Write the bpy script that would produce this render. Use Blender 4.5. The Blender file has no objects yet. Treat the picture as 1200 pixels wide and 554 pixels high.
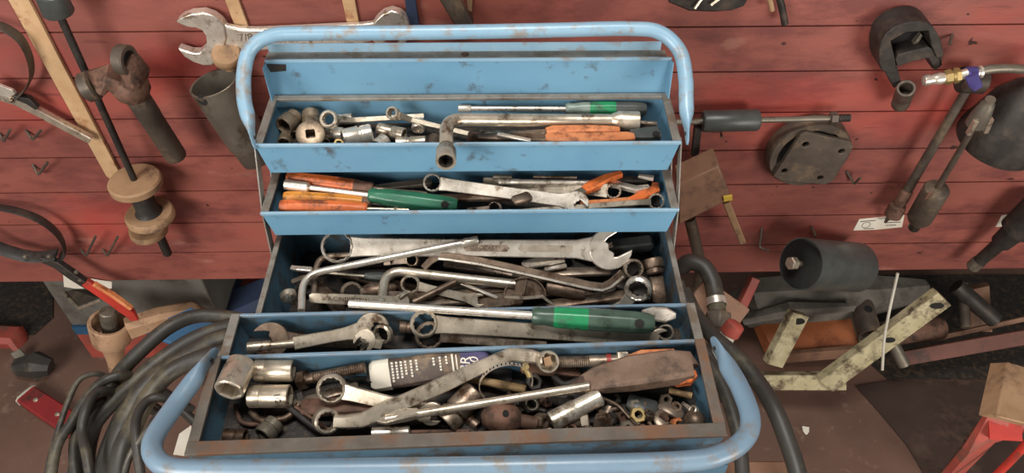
import bpy, bmesh, math, random
from math import sin, cos, pi, radians, sqrt, atan2, tan, acos
from mathutils import Vector, Matrix
random.seed(7)
SC = bpy.context.scene
COL = SC.collection

# ------------------------------------------------------------------ camera
F = 900.0
PITCH = radians(46)
CAM = Vector((0, 0, 1.6))
cd = bpy.data.cameras.new('camera'); cam = bpy.data.objects.new('camera', cd); COL.objects.link(cam)
cam.location = CAM; cam.rotation_euler = (pi/2 - PITCH, 0, 0)
cd.sensor_width = 36; cd.lens = 27; cd.clip_start = .02
SC.camera = cam

def ray(u, v):
    a = (u-600)/F; b = (277-v)/F; c, s = cos(PITCH), sin(PITCH)
    return Vector((a, c+b*s, -s+b*c))
def depth(P):
    d = P-CAM
    return d.y*cos(PITCH)-d.z*sin(PITCH)
def mpx(px, P): return px*depth(P)/F
def onplane(u, v, p0, n):
    d = ray(u, v); return CAM+d*((p0-CAM).dot(n)/d.dot(n))
def AY(u, v, y): d = ray(u, v); return CAM+d*(y/d.y)
def AZ(u, v, z): d = ray(u, v); return CAM+d*((z-CAM.z)/d.z)
def AD(u, v, zc): return CAM+ray(u, v)*zc
NW = Vector((.0194, -1, 0)).normalized()
WP0 = Vector((0, 1.07, 0))
def W(u, v, off=0.0): return onplane(u, v, WP0+NW*off, NW)

# ------------------------------------------------------------------ materials
def lin(h):
    h = h.lstrip('#'); o = []
    for i in (0, 2, 4):
        c = int(h[i:i+2], 16)/255
        o.append(c/12.92 if c <= .04045 else ((c+.055)/1.055)**2.4)
    return (*o, 1)
def mat(name, c1, c2=None, scale=30, rough=.5, metal=0.0, dirt=None, dscale=12, damt=.5, bump=0.0, stretch=(1, 1, 1),
        spec=.5, detail=5, trans=0, rvar=.15, bscale=None):
    m = bpy.data.materials.new(name); m.use_nodes = True
    N = m.node_tree.nodes; L = m.node_tree.links; N.clear()
    out = N.new('ShaderNodeOutputMaterial'); b = N.new('ShaderNodeBsdfPrincipled'); L.new(b.outputs[0], out.inputs[0])
    tc = N.new('ShaderNodeTexCoord'); mp = N.new('ShaderNodeMapping'); mp.inputs['Scale'].default_value = stretch
    L.new(tc.outputs['Object'], mp.inputs[0])
    oi = N.new('ShaderNodeObjectInfo')
    ad = N.new('ShaderNodeVectorMath'); ad.operation = 'ADD'
    ml = N.new('ShaderNodeMath'); ml.operation = 'MULTIPLY'; ml.inputs[1].default_value = 17.0
    L.new(oi.outputs['Random'], ml.inputs[0]); L.new(mp.outputs[0], ad.inputs[0]); L.new(ml.outputs[0], ad.inputs[1])
    def noise(s, d=detail, r=.6):
        n = N.new('ShaderNodeTexNoise'); n.inputs['Scale'].default_value = s; n.inputs['Detail'].default_value = d
        n.inputs['Roughness'].default_value = r; L.new(ad.outputs[0], n.inputs['Vector']); return n.outputs['Fac']
    def ramp(inp, a, bb):
        r = N.new('ShaderNodeMapRange'); r.inputs[1].default_value = a; r.inputs[2].default_value = bb; L.new(inp, r.inputs[0]); return r.outputs[0]
    def mix(fac, A, B):
        x = N.new('ShaderNodeMix'); x.data_type = 'RGBA'; L.new(fac, x.inputs[0])
        for s, k in ((A, 6), (B, 7)):
            if isinstance(s, tuple): x.inputs[k].default_value = s
            else: L.new(s, x.inputs[k])
        return x.outputs[2]
    col = lin(c1)
    n1 = noise(scale)
    if c2: col = mix(ramp(n1, .35, .65), col, lin(c2))
    if dirt:
        nd = noise(dscale, 8, .7)
        col = mix(ramp(nd, .62-damt*.35, .72-damt*.25), col, lin(dirt))
    if isinstance(col, tuple): b.inputs['Base Color'].default_value = col
    else: L.new(col, b.inputs['Base Color'])
    b.inputs['Metallic'].default_value = metal; b.inputs['Specular IOR Level'].default_value = spec
    r = N.new('ShaderNodeMapRange'); r.inputs[3].default_value = max(.05, rough-rvar); r.inputs[4].default_value = min(1, rough+rvar)
    L.new(noise(scale*.6+5), r.inputs[0]); L.new(r.outputs[0], b.inputs['Roughness'])
    if trans: b.inputs['Transmission Weight'].default_value = trans
    if bump:
        bp = N.new('ShaderNodeBump'); bp.inputs['Strength'].default_value = bump; bp.inputs['Distance'].default_value = .002
        L.new(noise(bscale or scale*2), bp.inputs['Height']); L.new(bp.outputs[0], b.inputs['Normal'])
    return m
K = {}
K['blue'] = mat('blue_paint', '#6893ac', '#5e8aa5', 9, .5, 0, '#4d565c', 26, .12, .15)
K['blue_shaded'] = mat('blue_paint_worn_shaded', '#48697c', '#527286', 14, .5, 0, '#4b463f', 26, .38, .2)  # tray blue darkened to paint the shade in the lower trays, plus worn flecks
K['rim'] = mat('worn_bare_rim', '#8d887f', '#77736c', 40, .5, .25, '#6d5f50', 30, .35, .25)
K['rimr'] = mat('rusty_rim', '#6f675e', '#5f564d', 40, .55, .25, '#77543c', 18, .4, .25)
K['tube'] = mat('blue_tube_paint', '#88a6b8', '#7a9bb0', 12, .33, 0, '#857f78', 34, .28, .1)
K['chrome'] = mat('worn_chrome', '#d6c9b5', '#b9ab97', 60, .34, .75, '#6b5644', 45, .25, .12)
K['bright'] = mat('bright_chrome', '#efe6d8', '#d8cdbd', 60, .3, .7, '#8f7d68', 50, .2, .1)
K['steel'] = mat('tarnished_steel', '#ab9a87', '#8a7a6d', 60, .4, .7, '#54402f', 40, .35, .2)
K['brown'] = mat('browned_steel', '#8a7664', '#66564a', 60, .45, .7, '#4a3527', 35, .4, .25)
K['rust'] = mat('rusted_iron', '#7a5848', '#5b4335', 50, .7, .25, '#3c2d25', 40, .4, .4)
K['tube2'] = mat('greyed_blue_tube_paint', '#73899a', '#677f92', 12, .34, 0, '#75706a', 30, .3, .1)
K['grime_and_shade'] = mat('dark_grit_and_floor_shade', '#2b2622', '#1f1b18', 60, .6, 0, '#4a3a2c', 80, .35, .6)  # grit on tray floors; also paints the floor shade under the planks
K['oldgrip'] = mat('worn_brown_grip', '#7a6252', '#66503f', 40, .65, 0, '#48382d', 30, .35, .35)
K['redbrown'] = mat('rusty_dull_red', '#6b4034', '#5b372d', 14, .65, 0, '#45322a', 18, .3, .2)
K['redk'] = mat('dark_red_paint', '#8c2a2a', '#7a2425', 18, .45, 0, '#4b2a26', 22, .3, .15)
K['smoke'] = mat('smoky_green_plastic', '#46584b', '#384a3f', 20, .32, 0, '#2a352e', 30, .2)
K['sockb'] = mat('dull_warm_steel', '#a08d76', '#84725e', 60, .45, .6, '#5f4d3c', 45, .3, .25)
K['floor_shade'] = mat('painted_floor_shade', '#3f302a', '#352823', 8, .5, 0, '#4f3d34', 14, .3)  # dark tone that paints shade onto the floor
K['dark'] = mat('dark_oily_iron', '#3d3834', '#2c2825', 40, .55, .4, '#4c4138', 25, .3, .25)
K['iron'] = mat('grey_brown_iron', '#62574c', '#4f463e', 30, .55, .45, '#7a6853', 22, .25, .25)
K['galv'] = mat('dull_grey_steel', '#7d7568', '#6c655a', 30, .45, .55, '#554839', 25, .3, .2)
K['black'] = mat('black_rubber', '#2a2725', '#34302c', 30, .55, 0, '#4a4238', 20, .3, .3)
K['hose'] = mat('dusty_black_hose', '#38342f', '#2a2724', 14, .5, 0, '#57503f', 14, .35, .25)
K['grip'] = mat('dark_grey_plastic', '#4a4c49', '#3c3f3d', 30, .4)
K['orange'] = mat('orange_plastic', '#d9743c', '#c9622f', 25, .45, 0, '#6b3a20', 40, .3, .2)
K['yorange'] = mat('amber_plastic', '#d08a35', '#c07a2c', 25, .4, 0, '#6b4420', 40, .3, .2)
K['dorange'] = mat('speckled_orange_plastic', '#d58a5a', '#c67546', 25, .5, 0, '#8a4f30', 60, .35, .2)
K['green'] = mat('green_plastic', '#2f6b50', '#275c45', 18, .35, 0, '#24382e', 25, .2)
K['bgreen'] = mat('bright_green_plastic', '#1f8a55', '#27744c', 18, .3, 0, '#3f4a42', 25, .2)
K['clear'] = mat('cloudy_clear_plastic', '#7d8a80', '#5f6a62', 30, .35)
K['wood'] = mat('bare_wood', '#c3a078', '#b18d66', 20, .7, 0, '#9a6a48', 30, .25, .2, stretch=(1, 1, 1))
K['tan'] = mat('tan_dusty_wood', '#a58464', '#937352', 25, .7, 0, '#6a5140', 20, .3, .2)
K['brownwood'] = mat('brown_old_wood', '#8a6650', '#795843', 16, .65, 0, '#5d4537', 20, .3, .25)
K['whitewood'] = mat('flaking_white_wood', '#b9ae8c', '#a39874', 25, .8, 0, '#5b4c3a', 30, .36, .5)
K['paper'] = mat('paper', '#d9d2c4', '#cfc6b5', 20, .8)
K['ink'] = mat('dark_ink', '#3a3530', rough=.8)
K['etch'] = mat('etched_dark', '#55483b', rough=.7, metal=.3)
K['brass'] = mat('brass', '#b39a66', '#8f7c52', 40, .4, .6)
K['purple'] = mat('violet_anodised', '#5a5190', '#4d4680', 30, .4, .4)
K['cream'] = mat('cream_painted_casting', '#b08e70', '#9f7d5f', 18, .6, 0, '#6f4f3a', 20, .3, .3)
K['redp'] = mat('red_paint_bright', '#b8362b', '#a83026', 18, .45, 0, '#6b3a30', 22, .3, .15)
K['redd'] = mat('red_paint_faded', '#a4493c', '#934036', 14, .6, 0, '#6b4a3c', 18, .35, .2)
K['card'] = mat('orange_brown_board', '#a5603a', '#97552f', 12, .65, 0, '#7a4428', 14, .3, .15)
K['sack'] = mat('grey_sacking', '#6f6a62', '#5d5850', 20, .85, 0, '#4b463e', 14, .35, .4)
K['bin'] = mat('grey_painted_panel', '#6a675f', '#5c5952', 8, .7, 0, '#4e463d', 10, .3, .15)
K['navy'] = mat('navy_fabric', '#2d3a55', '#26324a', 20, .8)
K['bluep'] = mat('blue_plastic_sheet', '#2c5574', '#264a66', 14, .5)
K['label'] = mat('dark_printed_wrapper', '#4f423a', '#433831', 30, .6, 0, '#7b654f', 30, .32)
K['label2'] = mat('violet_printed_wrapper', '#4d466a', '#433c5c', 30, .6)
K['yellow'] = mat('yellow_tape', '#c9a93c', '#b8983a', 30, .6)
K['straw'] = mat('straw_coloured_wood', '#a88d62', '#917650', 40, .65, 0, '#5a4226', 60, .4)
K['hole'] = mat('deep_dark', '#171412', rough=.9)
K['white'] = mat('white_plastic', '#c9c4b5', '#b9b3a4', 20, .5)
K['floor'] = mat('oily_brown_concrete', '#6a4f43', '#5d453a', 7, .6, 0, '#7b6354', 30, .1, .12)
K['backw'] = mat('dark_back_wall', '#3a322d', '#302925', 6, .85)

# ------------------------------------------------------------------ mesh builder
def rf(kind, a, th):
    if kind == 'h': return a/cos(((th+pi/6) % (pi/3))-pi/6)
    if kind == 's': return a/cos(((th+pi/4) % (pi/2))-pi/4)
    if kind == 't': return min(a/cos(((th+pi/12) % (pi/6))-pi/12)*1.0+a*.14*abs(cos(6*th)), a*1.16)
    if kind == 'f': return a*(1-.07*(.5+.5*cos(8*th)))
    if kind == 'k': return a*(1-.05*(.5+.5*cos(24*th)))
    return a
class MB:
    def __init__(s): s.v = []; s.f = []
    def ring(s, pts):
        i = len(s.v); s.v += [Vector(p) for p in pts]; return list(range(i, i+len(pts)))
    def bridge(s, a, b):
        n = len(a)
        for i in range(n): s.f.append((a[i], a[(i+1) % n], b[(i+1) % n], b[i]))
    def loft(s, rings, c0=True, c1=True, closed=False):
        R = [s.ring(r) for r in rings]
        for a, b in zip(R, R[1:]): s.bridge(a, b)
        if closed: s.bridge(R[-1], R[0])
        else:
            if c0: s.f.append(tuple(R[0]))
            if c1: s.f.append(tuple(R[-1]))
        return s
    def lathe(s, prof, n=24, axis='x', o=(0, 0, 0), closed=False, rot=0.0, M=None):
        if any(len(p) > 2 and p[2] in 'tfk' for p in prof): n = max(n, 48)
        rings = []
        for p in prof:
            k = p[2] if len(p) > 2 else 'c'; r = []
            for i in range(n):
                th = 2*pi*i/n; a = rf(k, p[1], th); c, d = a*cos(th+rot), a*sin(th+rot)
                q = {'x': (p[0], c, d), 'y': (d, p[0], c), 'z': (c, d, p[0])}[axis]
                q = Vector(q)+Vector(o)
                r.append(M @ q if M else q)
            rings.append(r)
        return s.loft(rings, closed=closed)
    def sweep(s, pts, rad, n=12, flat=1.0, up=(0, 0, 1), closed=False):
        pts = [Vector(p) for p in pts]; m = len(pts); up = Vector(up)
        if not isinstance(rad, (list, tuple)): rad = [rad]*m
        rings = []; U = None
        for i in range(m):
            if closed: t = pts[(i+1) % m]-pts[i-1]
            else: t = pts[min(i+1, m-1)]-pts[max(i-1, 0)]
            t.normalize()
            if U is None:
                U = up-t*up.dot(t)
                if U.length < 1e-4: U = Vector((1, 0, 0))-t*t.x
            else: U = U-t*U.dot(t)
            U.normalize(); V = t.cross(U)
            rings.append([pts[i]+V*rad[i]*cos(2*pi*k/n)+U*rad[i]*flat*sin(2*pi*k/n) for k in range(n)])
        return s.loft(rings, closed=closed)
    def slab(s, st, up=(0, 0, 1), sq=.72):
        """rounded bar through stations (point, half width, half thickness); width runs across, thickness along up"""
        P = [Vector(a[0]) for a in st]; m = len(P); up = Vector(up); rings = []
        for i in range(m):
            t = (P[min(i+1, m-1)]-P[max(i-1, 0)]).normalized()
            V = up.cross(t)
            if V.length < 1e-4: V = Vector((0, 1, 0))
            V.normalize(); U = t.cross(V); w, h = st[i][1], st[i][2]; c = min(w, h)*(1-sq)
            q = [(w, h-c), (w-c, h), (0, h), (c-w, h), (-w, h-c), (-w, 0), (-w, c-h), (c-w, -h), (0, -h), (w-c, -h), (w, c-h), (w, 0)]
            rings.append([P[i]+V*a+U*b for a, b in q])
        return s.loft(rings)
    def poly(s, p2, z0, z1, M=None):
        a = [Vector((x, y, z0)) for x, y in p2]; b = [Vector((x, y, z1)) for x, y in p2]
        if M: a = [M @ q for q in a]; b = [M @ q for q in b]
        return s.loft([a, b])
    def prism(s, pts, d):
        """3d outline extruded by vector d"""
        return s.loft([[Vector(p) for p in pts], [Vector(p)+d for p in pts]])
    def plate(s, outer, holes, z0, z1):
        """outline with holes: each hole bridged to the outline via fill"""
        bm = bmesh.new()
        def loop(p, z):
            vs = [bm.verts.new((x, y, z)) for x, y in p]
            return [bm.edges.new((vs[i], vs[(i+1) % len(vs)])) for i in range(len(vs))]
        ed = loop(outer, z0)
        for h in holes: ed += loop(h, z0)
        bmesh.ops.triangle_fill(bm, edges=ed, use_beauty=True)
        g = bmesh.ops.extrude_face_region(bm, geom=bm.faces[:])
        for e in g['geom']:
            if isinstance(e, bmesh.types.BMVert): e.co.z += z1-z0
        bm.verts.index_update(); i0 = len(s.v)
        s.v += [w.co.copy() for w in bm.verts]; s.f += [tuple(i0+w.index for w in f.verts) for f in bm.faces]
        bm.free(); return s
    def box(s, lo, hi, M=None):
        x0, y0, z0 = lo; x1, y1, z1 = hi
        return s.poly([(x0, y0), (x1, y0), (x1, y1), (x0, y1)], z0, z1, M)
    def build(s, name, material, parent=None, M=None, bevel=0.0, sharp=40, inv=None):
        bm = bmesh.new(); vs = [bm.verts.new(inv @ p if inv else p) for p in s.v]
        for f in s.f:
            try: bm.faces.new([vs[i] for i in f])
            except ValueError: pass
        bmesh.ops.recalc_face_normals(bm, faces=bm.faces[:])
        me = bpy.data.meshes.new(name); bm.to_mesh(me); bm.free()
        me.materials.append(K[material] if isinstance(material, str) else material)
        for p in me.polygons: p.use_smooth = True
        me.set_sharp_from_angle(angle=radians(sharp))
        o = bpy.data.objects.new(name, me); COL.objects.link(o)
        if parent: o.parent = parent
        if M is not None:
            if parent: o.matrix_local = M
            else: o.matrix_world = M
        if bevel:
            b = o.modifiers.new('edge', 'BEVEL'); b.width = bevel; b.segments = 2; b.limit_method = 'ANGLE'; b.angle_limit = radians(40)
        return o
def frame(A, B, up=None):
    x = (B-A).normalized(); up = Vector(up or (0, 0, 1)); z = up-x*up.dot(x)
    if z.length < 1e-4: z = Vector((0, 1, 0))-x*x.y
    z.normalize(); y = z.cross(x)
    return Matrix(((x.x, y.x, z.x, A.x), (x.y, y.y, z.y, A.y), (x.z, y.z, z.z, A.z), (0, 0, 0, 1)))
def tag(o, label, cat, group=None):
    o['label'] = label; o['category'] = cat
    if group: o['group'] = group
    return o
def thing(name, label, cat, M, group=None):
    o = bpy.data.objects.new(name, None); COL.objects.link(o); o.empty_display_size = .02
    o.matrix_world = M; o['wm'] = 0; del o['wm']
    return tag(o, label, cat, group)
def fillet(pts, r, seg=6):
    P = [Vector(p) for p in pts]; out = [P[0]]
    for i in range(1, len(P)-1):
        a = (P[i-1]-P[i]); b = (P[i+1]-P[i]); d = min(r, a.length*.48, b.length*.48)
        A = P[i]+a.normalized()*d; B = P[i]+b.normalized()*d
        for k in range(seg+1):
            t = k/seg; out.append(A*(1-t)**2+P[i]*2*t*(1-t)+B*t*t)
    out.append(P[-1]); return out
def spline(pts, seg=6):
    P = [Vector(p) for p in pts]; Q = [P[0]*2-P[1]]+P+[P[-1]*2-P[-2]]; out = []
    for i in range(1, len(Q)-2):
        for k in range(seg):
            t = k/seg; a, b, c, d = Q[i-1:i+3]
            out.append(.5*((2*b)+(c-a)*t+(2*a-5*b+4*c-d)*t*t+(3*b-a-3*c+d)*t**3))
    out.append(P[-1]); return out
def words(parent, name, body, size, M, material, depth_=.0004, label=None):
    c = bpy.data.curves.new(name, 'FONT'); c.body = body; c.size = size; c.extrude = depth_; c.align_x = 'CENTER'; c.align_y = 'CENTER'
    t = bpy.data.objects.new(name+'_tmp', c); COL.objects.link(t)
    me = bpy.data.meshes.new_from_object(t); bpy.data.objects.remove(t)
    me.name = name; me.materials.clear(); me.materials.append(K[material])
    o = bpy.data.objects.new(name, me); COL.objects.link(o); o.parent = parent; o.matrix_local = M
    if label: o['label'] = label
    return o
def circ(cx, cy, r, n=20, a0=0.0): return [(cx+r*cos(a0+2*pi*i/n), cy+r*sin(a0+2*pi*i/n)) for i in range(n)]

# ------------------------------------------------------------------ tools (local frame: x along the tool, z up)
def jaw_outline(R, w, dep, n=22):
    """open-end head centred on the origin, mouth towards +x"""
    a0 = math.asin(min(.95, w/2/R)); o = []
    for i in range(n+1):
        th = a0+(2*pi-2*a0)*i/n
        rr = R*(1+.10*cos(th)) if cos(th) > 0 else R
        o.append((rr*cos(th), rr*sin(th)))
    x0 = R-dep
    o += [(x0+.25*w, -w/2)]+[(x0+w*.28-w*.28*cos(pi/2*k/3)*1.0, w/2*sin(-pi/2+pi/2*(k)/3*1.0)) for k in (1, 2)]
    o += [(x0, 0)]+[(x0+w*.28-w*.28*cos(pi/2*(3-k)/3), w/2*sin(pi/2*k/3)) for k in (1, 2)]+[(x0+.25*w, w/2)]
    return o
def ring_mesh(R, ri, h, o=(0, 0, 0), tilt=0.0, kind='t'):
    ri *= .9; M = Matrix.Translation(o) @ Matrix.Rotation(tilt, 4, 'Y')
    c = min(h*.3, R*.15)
    return MB().lathe([(h/2-c, R), (h/2, R-c), (h/2, ri+c*.3, kind), (h/2-c*.3, ri, kind), (-h/2+c*.3, ri, kind), (-h/2, ri+c*.3, kind), (-h/2, R-c), (-h/2+c, R)], axis='z', closed=True, M=M)
def xform(mb, M):
    mb.v = [M @ p for p in mb.v]; return mb
def combo(label, A, B, Rr, Rj, w, t, m='chrome', up=None, ang=15, ri=.68, mouth=1.1, name='combination_wrench', group=None, flip=1):
    L = (B-A).length; r = thing(name, label, 'wrench', frame(A, B, up), group)
    ring_mesh(Rr, Rr*ri, t*1.7, (0, 0, t*.15), radians(8)).build('ring_end', m, r)
    MB().slab([((Rr*.82, 0, 0), w*.62, t*.5), ((Rr*1.6, 0, 0), w*.55, t*.5), ((L*.5, 0, 0), w*.5, t*.45), ((L-Rj*1.6, 0, 0), w*.55, t*.5), ((L-Rj*.6, 0, 0), w*.8, t*.5)]).build('shank', m, r)
    j = MB().poly(jaw_outline(Rj, Rj*mouth, Rj*1.05), -t*.62, t*.62, Matrix.Translation((L, 0, 0)) @ Matrix.Rotation(radians(ang)*flip, 4, 'Z'))
    j.build('open_jaw', m, r, bevel=t*.15)
    return r
def open_double(label, A, B, R1, R2, w, t, m='chrome', up=None, ang=15, mouth=1.1, name='open_end_wrench', a2=None):
    L = (B-A).length; r = thing(name, label, 'wrench', frame(A, B, up))
    MB().poly(jaw_outline(R1, R1*mouth, R1*1.05), -t*.62, t*.62, Matrix.Rotation(pi+radians(ang), 4, 'Z')).build('open_jaw', m, r, bevel=t*.15)
    MB().slab([((R1*.6, 0, 0), w*.8, t*.5), ((R1*1.6, 0, 0), w*.55, t*.5), ((L*.5, 0, 0), w*.5, t*.45), ((L-R2*1.6, 0, 0), w*.55, t*.5), ((L-R2*.6, 0, 0), w*.7, t*.5)]).build('shank', m, r)
    if R2: MB().poly(jaw_outline(R2, R2*mouth, R2*1.05), -t*.62, t*.62, Matrix.Translation((L, 0, 0)) @ Matrix.Rotation(radians(a2 if a2 is not None else ang), 4, 'Z')).build('open_jaw', m, r, bevel=t*.15)
    return r
def ring_double(label, A, B, R1, R2, w, t, off, m='chrome', up=None, h=None, ri=.66, name='offset_ring_spanner', tilt=12):
    L = (B-A).length; r = thing(name, label, 'wrench', frame(A, B, up)); h = h or t*2
    s = 1 if off >= 0 else -1
    ring_mesh(R1, R1*ri, h, (0, 0, 0), radians(tilt)*s).build('ring_end', m, r)
    if R2: ring_mesh(R2, R2*ri, h, (L, 0, 0), -radians(tilt)*s).build('ring_end', m, r)
    st = [((R1*.8, 0, 0), w*.6, t*.5), ((R1*1.35, 0, off*.35), w*.55, t*.5), ((R1*2.3, 0, off*.95), w*.5, t*.5), ((R1*3, 0, off), w*.5, t*.5), ((L*.5, 0, off), w*.48, t*.45)]
    if R2: st += [((L-R2*3, 0, off), w*.5, t*.5), ((L-R2*2.3, 0, off*.95), w*.5, t*.5), ((L-R2*1.35, 0, off*.35), w*.55, t*.5), ((L-R2*.8, 0, 0), w*.6, t*.5)]
    else: st += [((L, 0, off), w*.45, t*.4)]
    MB().slab(st).build('shank', m, r); return r
def socket(label, A, B, r0, m='chrome', up=None, r1=None, groove=True, hole='h', cat='socket', name='wrench_socket', drive='s', step=.55, group=None, rough_end=False):
    """A open end, B drive end"""
    L = (B-A).length; r1 = r1 or r0*.93; g = thing(name, label, cat, frame(A, B, up), group)
    c = r0*.08; x = L*step
    MB().lathe([(x, r0*.6), (x, r0-c*.5), (x-c, r0), (c, r0), (0, r0-c), (0, r0*.78, hole), (c, r0*.7, hole), (x*.9, r0*.68, hole), (x*.9, r0*.3)]).build('open_end', m, g)
    pr = [(x, r0*.5), (x, r1*(.9 if groove else 1)), (x+L*.06, r1*(.9 if groove else 1)), (x+L*.09, r1), (L-c*1.5, r1), (L, r1-c*1.5)]
    if drive: pr += [(L, r1*.5, drive), (L-L*.25, r1*.48, drive), (L-L*.25, r1*.1)]
    MB().lathe(pr).build('drive_end', m, g)
    return g
def driver(label, tip, end, rs, rh, Lh, mh, ms='chrome', up=None, bands=None, tipr=None, tipL=.02, hole=True, name='screwdriver', cat='screwdriver', collar=None, blade=False):
    L = (end-tip).length; x0 = L-Lh; r = thing(name, label, cat, frame(tip, end, up))
    if tipr: MB().lathe([(0, tipr*.8), (.001, tipr), (tipL*.9, tipr), (tipL, rs)]).build('hex_tip', ms, r)
    elif blade: MB().slab([((0, 0, 0), rs*1.3, rs*.25), ((.008, 0, 0), rs*1.4, rs*.45), ((.02, 0, 0), rs, rs)]).build('blade', ms, r)
    MB().lathe([(.001, rs), (x0+.004, rs)], n=14).build('shaft', ms, r)
    cuts = bands or [(1.0, mh)]
    prof = [(0, .62), (.03, .80), (.10, .74), (.20, .92), (.5, 1.0), (.85, .97), (.95, .9), (1, .7)]
    def rad(t):
        for (a, ra), (b, rb) in zip(prof, prof[1:]):
            if t <= b: return ra+(rb-ra)*(t-a)/(b-a)
        return .7
    t0 = 0.0
    for t1, mm in cuts:
        ts = [t0]+[a for a, _ in prof if t0 < a < t1]+[t1]
        MB().lathe([(x0+Lh*t, rh*rad(t), 'f' if .15 < t < .97 else 'c') for t in ts]).build('handle' if len(cuts) == 1 else ('handle_band' if t1 < 1 else 'handle'), mm, r)
        t0 = t1
    if hole and Lh > .04:
        MB().lathe([(-.0003, .0), (-.0003, rh*.38), (.0006, rh*.38), (.0006, 0.00001)], axis='z', o=(L-Lh*.13, 0, rh*.95)).build('hanging_hole', 'hole', r)
    return r
def rod(label, pts, rad, m, name, cat, up=None, n=12, seg=6, fr=None, ends=None, group=None):
    """bent bar through world points"""
    P = [Vector(p) for p in pts]; Mx = frame(P[0], P[-1], up); inv = Mx.inverted()
    path = fillet([inv @ p for p in P], fr, seg) if fr else [inv @ p for p in P]
    if ends is not None:
        r = thing(name, label, cat, Mx, group); MB().sweep(path, rad, n).build('bar', m, r)
        for (which, er, eL, kind) in ends:
            a, b = (path[0], path[1]) if which == 0 else (path[-1], path[-2])
            d = (a-b).normalized(); Me = frame(a-d*eL*.5, a+d*eL*.5)
            MB().lathe([(0, rad*.9), (eL*.2, er*.94), (eL*.25, er), (eL*.97, er), (eL, er*.94), (eL, er*.72, kind), (eL*.5, er*.66, kind), (eL*.5, er*.1)], M=Me).build('hex_socket_end', m, r)
        return r
    o = MB().sweep(path, rad, n).build(name, m, M=Mx); return tag(o, label, cat, group)
def bolt(label, A, B, rs, rh, hh, m='steel', mh=None, up=None, name='hex_bolt', thread=.6, nut=None, group=None):
    L = (B-A).length; r = thing(name, label, 'bolt', frame(A, B, up), group)
    MB().lathe([(0, rh*.85), (hh*.15, rh, 'h'), (hh, rh, 'h'), (hh, rs*.8)]).build('head', mh or m, r)
    x = hh*.9; pr = [(x, rs)]; xs = L*(1-thread)
    if xs > x: pr.append((xs, rs))
    else: xs = x
    n = max(4, int((L-xs)/.0022)); n = min(n, 22); p = (L-xs)/n
    for i in range(n): pr += [(xs+p*(i+.25), rs*.86), (xs+p*(i+.75), rs)]
    pr.append((L, rs*.85)); MB().lathe(pr, n=16).build('threaded_shank', m, r)
    if nut: MB().lathe([(L*nut, rs*.9), (L*nut, rh, 'h'), (L*nut+hh*1.2, rh, 'h'), (L*nut+hh*1.2, rs*.9)]).build('nut', mh or m, r)
    return r
def nut(label, P, r, h, m='steel', up=(0, 0, 1), group=None, name='hex_nut'):
    u = Vector(up).normalized(); Mx = frame(P-u*h/2, P+u*h/2, (1, .2, .1))
    o = MB().lathe([(0, r*.9, 'h'), (h*.15, r, 'h'), (h*.85, r, 'h'), (h, r*.9, 'h'), (h, r*.55), (0, r*.55)], closed=True).build(name, m, M=Mx)
    return tag(o, label, 'nut', group)
def bar(label, A, B, w, t, m, name, cat, up=None, w2=None, taper=1.0):
    L = (B-A).length
    o = MB().slab([((0, 0, 0), w*.7, t*.5), ((w*.4, 0, 0), w, t), ((L-w*.4, 0, 0), (w2 or w), t*taper), ((L, 0, 0), (w2 or w)*.7, t*.5*taper)]).build(name, m, M=frame(A, B, up))
    return tag(o, label, cat)
# ------------------------------------------------------------------ the setting
def struct(o): o['kind'] = 'structure'; return o
def red_planks():
    m = mat('red_planks', '#945145', '#7f463d', 3.0, .55, 0, '#6f3a34', 5, .4, .2, stretch=(1, 1, 2.6), rvar=.12, bscale=60)
    N = m.node_tree.nodes; L = m.node_tree.links
    b = next(n for n in N if n.type == 'BSDF_PRINCIPLED'); old = b.inputs['Base Color'].links[0].from_socket
    geo = N.new('ShaderNodeTexCoord')
    def tex(scale, stretch, a, z, d=4):
        mp = N.new('ShaderNodeMapping'); mp.inputs['Scale'].default_value = stretch; L.new(geo.outputs['Object'], mp.inputs[0])
        n = N.new('ShaderNodeTexNoise'); n.inputs['Scale'].default_value = scale; n.inputs['Detail'].default_value = d; L.new(mp.outputs[0], n.inputs['Vector'])
        r = N.new('ShaderNodeMapRange'); r.inputs[1].default_value = a; r.inputs[2].default_value = z; L.new(n.outputs['Fac'], r.inputs[0]); return r.outputs[0]
    def mix(f, c):
        nonlocal old
        x = N.new('ShaderNodeMix'); x.data_type = 'RGBA'; L.new(f, x.inputs[0]); L.new(old, x.inputs[6]); x.inputs[7].default_value = lin(c); old = x.outputs[2]
    def scale(f, k):
        q = N.new('ShaderNodeMath'); q.operation = 'MULTIPLY'; q.inputs[1].default_value = k; L.new(f, q.inputs[0]); return q.outputs[0]
    mix(scale(tex(2.6, (1, 1, 1.6), .54, .70), .6), '#b0372f')          # fresher paint
    mix(scale(tex(40, (.25, 1, 3), .66, .74), .55), '#5a2a26')          # grain streaks
    mix(scale(tex(6, (1.0, 1, 2.2), .66, .74, 8), .45), '#b98674')      # rubbed patches
    mix(scale(tex(55, (.6, 1, 1), .735, .76, 2), .9), '#2a1512')        # nail holes
    mix(scale(tex(1.7, (1, 1, 1.3), .54, .72), .6), '#84443f')            # purplish sun-faded areas
    L.new(old, b.inputs['Base Color']); return m
K['plank'] = red_planks()
wd = MB(); WZ0 = .96; WDZ = .0839
XW = Vector((1, .0194, -.0019))
def wallpt(x, z, off): return WP0+Vector((x, .0194*x, 0))+NW*off+Vector((0, 0, z-.0019*x))
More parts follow.
